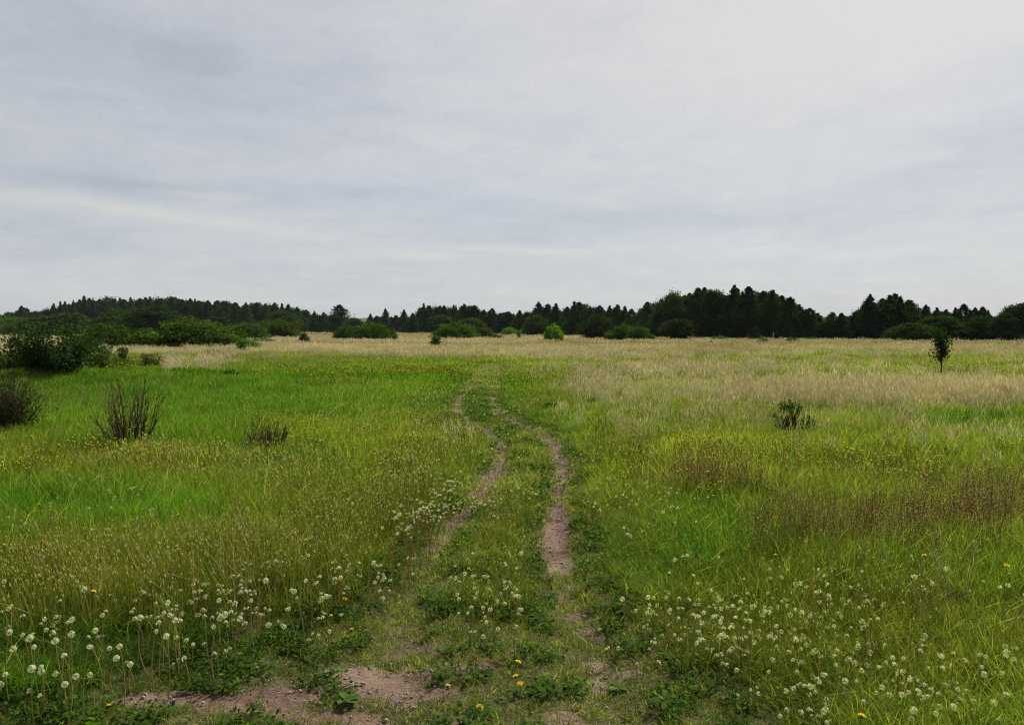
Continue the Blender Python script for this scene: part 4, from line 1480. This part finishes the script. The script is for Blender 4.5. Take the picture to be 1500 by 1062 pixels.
def clock_zone(px, py):
    if px < 560 and py > 850:
        if px < 130:
            return 'in the dark weeds at the lower left corner'
        if px < 300:
            return 'before the dark shade of the left stem patch'
        if px < 400:
            return 'near the right end of the left dark shade'
        return 'at the tip of the left stem patch'
    if px < 560:
        return 'on top of the spent stems left of the track' if py > 790 else 'in green grass behind the stem patch'
    if px < 640 and py < 800:
        return 'in the pale cluster left of the track'
    if px < 700 and py < 850:
        return 'on the left verge of the track'
    if px < 860:
        return 'in the cluster between the wheel ruts' if py > 840 else 'on the strip between the ruts farther on'
    if py < 850:
        return 'among brown seed stems in the right meadow' if px > 1150 else 'in green grass right of the track'
    if px < 1060:
        return 'in the brownish verge right of the track'
    if px < 1250:
        return 'in the dense white drift at lower right' if py < 1010 else 'at the bottom edge of the right drift'
    return 'in the tall grass at the lower right corner'


crng = np.random.default_rng(17)
extra = [(1120, 930, 130, 35, 22), (1330, 1000, 130, 45, 12), (240, 920, 180, 45, 8), (700, 880, 40, 25, 10), (606, 752, 30, 18, 26), (440, 880, 80, 30, 8), (1010, 920, 50, 25, 10), (700, 720, 60, 40, 4)]
for (cx, cy, rx, ry, k) in extra:
    for _ in range(k):
        SPOTS.append((cx + crng.normal(0, rx * .6), cy + crng.normal(0, ry * .6)))
SPOTS = SPOTS[:298]
for i, (px, py) in enumerate(SPOTS):
    inner = bool(inside(np.array([px]), np.array([py + 40.0]), TRACK)[0])
    low = (px > 900 and py > 880) or inner or (560 < px < 900)
    edge = 540 < px < 665 and py < 805
    h = float(crng.uniform(.42, .5) if edge else crng.uniform(.13, .22) if low else crng.uniform(.28, .42))
    x, y, zg = ground(px, min(py, 1058), h)
    kind = int(crng.choice(6, p=(.34, .26, .18, .12, .10, 0) if py > 860 and px < 360 else (.24, .16, .18, .18, .10, .14)))
    if px > 560 and px < 660 and py < 800:
        kind = crng.integers(2, 6)
    look = ('white dandelion clock', 'white dandelion clock', 'white dandelion clock missing its underside', 'half blown cream dandelion clock', 'white dandelion clock', 'small closed cream dandelion clock')[kind]
    where = clock_zone(px, py)
    t = thing('dandelion', look + ' ' + where, 'dandelion', (x, y, zg), 'dandelion clocks, ' + look + ' ' + where, float(crng.random() * 6.28))
    t.rotation_euler = (float(crng.normal(0, .10)), float(crng.normal(0, .10)), float(crng.random() * 6.28))
    s = link('stem', STEMS[int(crng.integers(0, 5))], t)
    s.scale = (1, 1, h / .3)
    hd = link('seed_head', HEADS[kind], t)
    hd.location = (0, 0, h)
    hd.rotation_euler = (float(crng.normal(0, .35)), float(crng.normal(0, .35)), 0)
    hd.scale = (float((.46 if px > 560 else .50) + .34 * crng.random() ** 1.6),) * 3


# yellow dandelion flowers
def flower_head(seed):
    r = np.random.default_rng(seed)
    g = Geo()
    for ring, (n, L, up, c) in enumerate(((22, .019, .12, (.75, .52, .02)), (16, .014, .5, (.78, .56, .02)), (10, .009, 1.1, (.72, .44, .01)))):
        for k in range(n):
            a = (k + r.random() * .5) / n * 6.283
            d = np.array((math.cos(a), math.sin(a), up))
            d /= np.linalg.norm(d)
            s = np.array((-math.sin(a), math.cos(a), 0)) * .0022
            b = np.array((0, 0, .002 * ring))
            g.add([b - s * .5, b + s * .5, b + d * L + s, b + d * L - s], [(0, 1, 2, 3)], None, (*c, 1))
    tube(g, [(0, 0, -.012), (0, 0, 0)], .004, .007, 6, (.08, .13, .03, 1))
    return g.mesh('flower_head', M_PLAIN)


FH = [flower_head(1), flower_head(2)]
FLOWERS = [(656, 1004, 'yellow dandelion flower, largest, on the grass below the centre ruts'), (755, 990, 'yellow dandelion flower right of the middle bare patch'),
           (762, 1001, 'yellow dandelion flower just under the one right of the middle patch'), (703, 1035, 'half hidden yellow dandelion at the bottom between patches'),
           (759, 969, 'small yellow dandelion above the pair near the centre bottom'), (515, 922, 'small yellow dandelion in short grass left of the left rut'),
           (739, 802, 'yellow dandelion between the ruts beside white clocks'), (748, 765, 'yellow dandelion on the middle strip far up between the ruts'),
           (505, 877, 'orange-yellow dandelion at the tip of the left stem patch'), (1262, 1048, 'yellow dandelion at the bottom among the white drift on the right'),
           (1136, 813, 'yellow dandelion in green grass left of the brown stems'), (1354, 813, 'yellow flower at the right end of the brown stems'),
           (1475, 828, 'yellow flower close to the right edge above tall grass'), (1338, 846, 'yellow flower beside white clocks under the brown stems'),
           (137, 866, 'yellow dandelion among spent stems at the lower left'), (160, 1033, 'yellow dandelion by the bare strip at the lower left'), (261, 754, 'yellow flower in pure green grass on the left')]
for i, (px, py, lb) in enumerate(FLOWERS):
    inner = bool(inside(np.array([float(px)]), np.array([py + 15.0]), TRACK)[0])
    h = .06 if inner else .36
    x, y, zg = ground(px, py, h)
    t = thing('yellow_dandelion', lb, 'flower', (x, y, zg), 'yellow dandelion flowers', i * 1.3)
    s = link('stem', STEMS[i % 5], t)
    s.scale = (.8, .8, h / .3)
    f = link('flower', FH[i % 2], t)
    f.location = (0, 0, h)
    f.rotation_euler = (-.35, .1, 0)
    f.scale = (.95, .95, .95)


# broad-leaved rosettes in the bare foreground
def rosette(label, px, py, rad, n, seed, col, up=.5):
    x, y, zg = ground(px, py)
    r = np.random.default_rng(seed)
    t = thing('plantain', label, 'plant', (x, y, zg))
    for k in range(n):
        g = Geo()
        a = k * 2.39996 + r.normal(0, .2)
        L = rad * (.6 + .5 * r.random())
        d = np.array((math.cos(a), math.sin(a), 0))
        s = np.array((-math.sin(a), math.cos(a), 0))
        lift = up * (.5 + .6 * r.random())
        V, Q = [], []
        for q in range(7):
            u = q / 6
            wd = L * (.05, .06, .2, .30, .31, .2, .01)[q]
            c = d * L * u + np.array((0, 0, .01 + L * lift * u * (1.25 - .75 * u)))
            V += [c - s * wd + (0, 0, wd * .25), c, c + s * wd + (0, 0, wd * .25)]
            if q:
                o = 3 * q - 3
                Q += [(o, o + 1, o + 4, o + 3), (o + 1, o + 2, o + 5, o + 4)]
        m = math.exp(r.normal(0, .15))
        g.add(V, Q, None, (col[0] * m, col[1] * m, col[2] * m, 1))
        link('leaf', g.mesh('rosette_leaf', M_PLAIN, True), t)
    return t


rosette('broad-leaved plant growing in the bare pinkish soil', 508, 1032, .075, 11, 401, (.075, .145, .026), 1.0)
rosette('wide green leaves in the grass right of the track', 952, 846, .07, 7, 402, (.10, .18, .06), 1.2)
rosette('flat leafy rosette on the soil at the foot of the left weeds', 250, 985, .09, 9, 403, (.06, .12, .02), .5)
rosette('leafy rosette in the short grass right of the bare patch', 905, 1010, .07, 9, 404, (.07, .13, .022), .45)


# a dark clod beside the right rut
def clod():
    x, y, zg = ground(797, 849)
    r = np.random.default_rng(9)
    import bmesh
    bm = bmesh.new()
    bmesh.ops.create_icosphere(bm, subdivisions=3, radius=.05)
    for v in bm.verts:
        n = float(fbm(np.array([v.co.x * 30 + 5]), np.array([v.co.y * 30 + v.co.z * 22]), 1, 3)[0])
        v.co *= .7 + .65 * n
        v.co.z *= .5
        v.co.x *= 1.35
    me = bpy.data.meshes.new('stone')
    bm.to_mesh(me)
    bm.free()
    me.materials.append(bark('dark_clod', (.05, .035, .035), (.11, .08, .075), 60))
    o = link('stone', me)
    o.location = (x, y, zg + .012)
    tag(o, 'dark lump lying on the inner edge of the right rut', 'stone')


clod()


# the air between the meadow and the far hills
def haze():
    m = bpy.data.materials.new('haze_air')
    m.use_nodes = True
    nt = m.node_tree
    nt.nodes.clear()
    out = nt.nodes.new('ShaderNodeOutputMaterial')
    v = nt.nodes.new('ShaderNodeVolumePrincipled')
    v.inputs['Color'].default_value = (.62, .74, .92, 1)
    v.inputs['Density'].default_value = .00007
    v.inputs['Anisotropy'].default_value = 0.0
    nt.links.new(v.outputs[0], out.inputs['Volume'])
    x, y0, y1, z0, z1 = 4200, -700, 4600, -3.0, 75.0
    V = [(a, b, c) for c in (z0, z1) for b in (y0, y1) for a in (-x, x)]
    Q = [(0, 2, 3, 1), (4, 5, 7, 6), (0, 1, 5, 4), (2, 6, 7, 3), (0, 4, 6, 2), (1, 3, 7, 5)]
    o = link('haze', Geo().add(V, Q).mesh('haze', m))
    tag(o, 'thin bluish air over the meadow out to the far hills', kind='stuff')


haze()
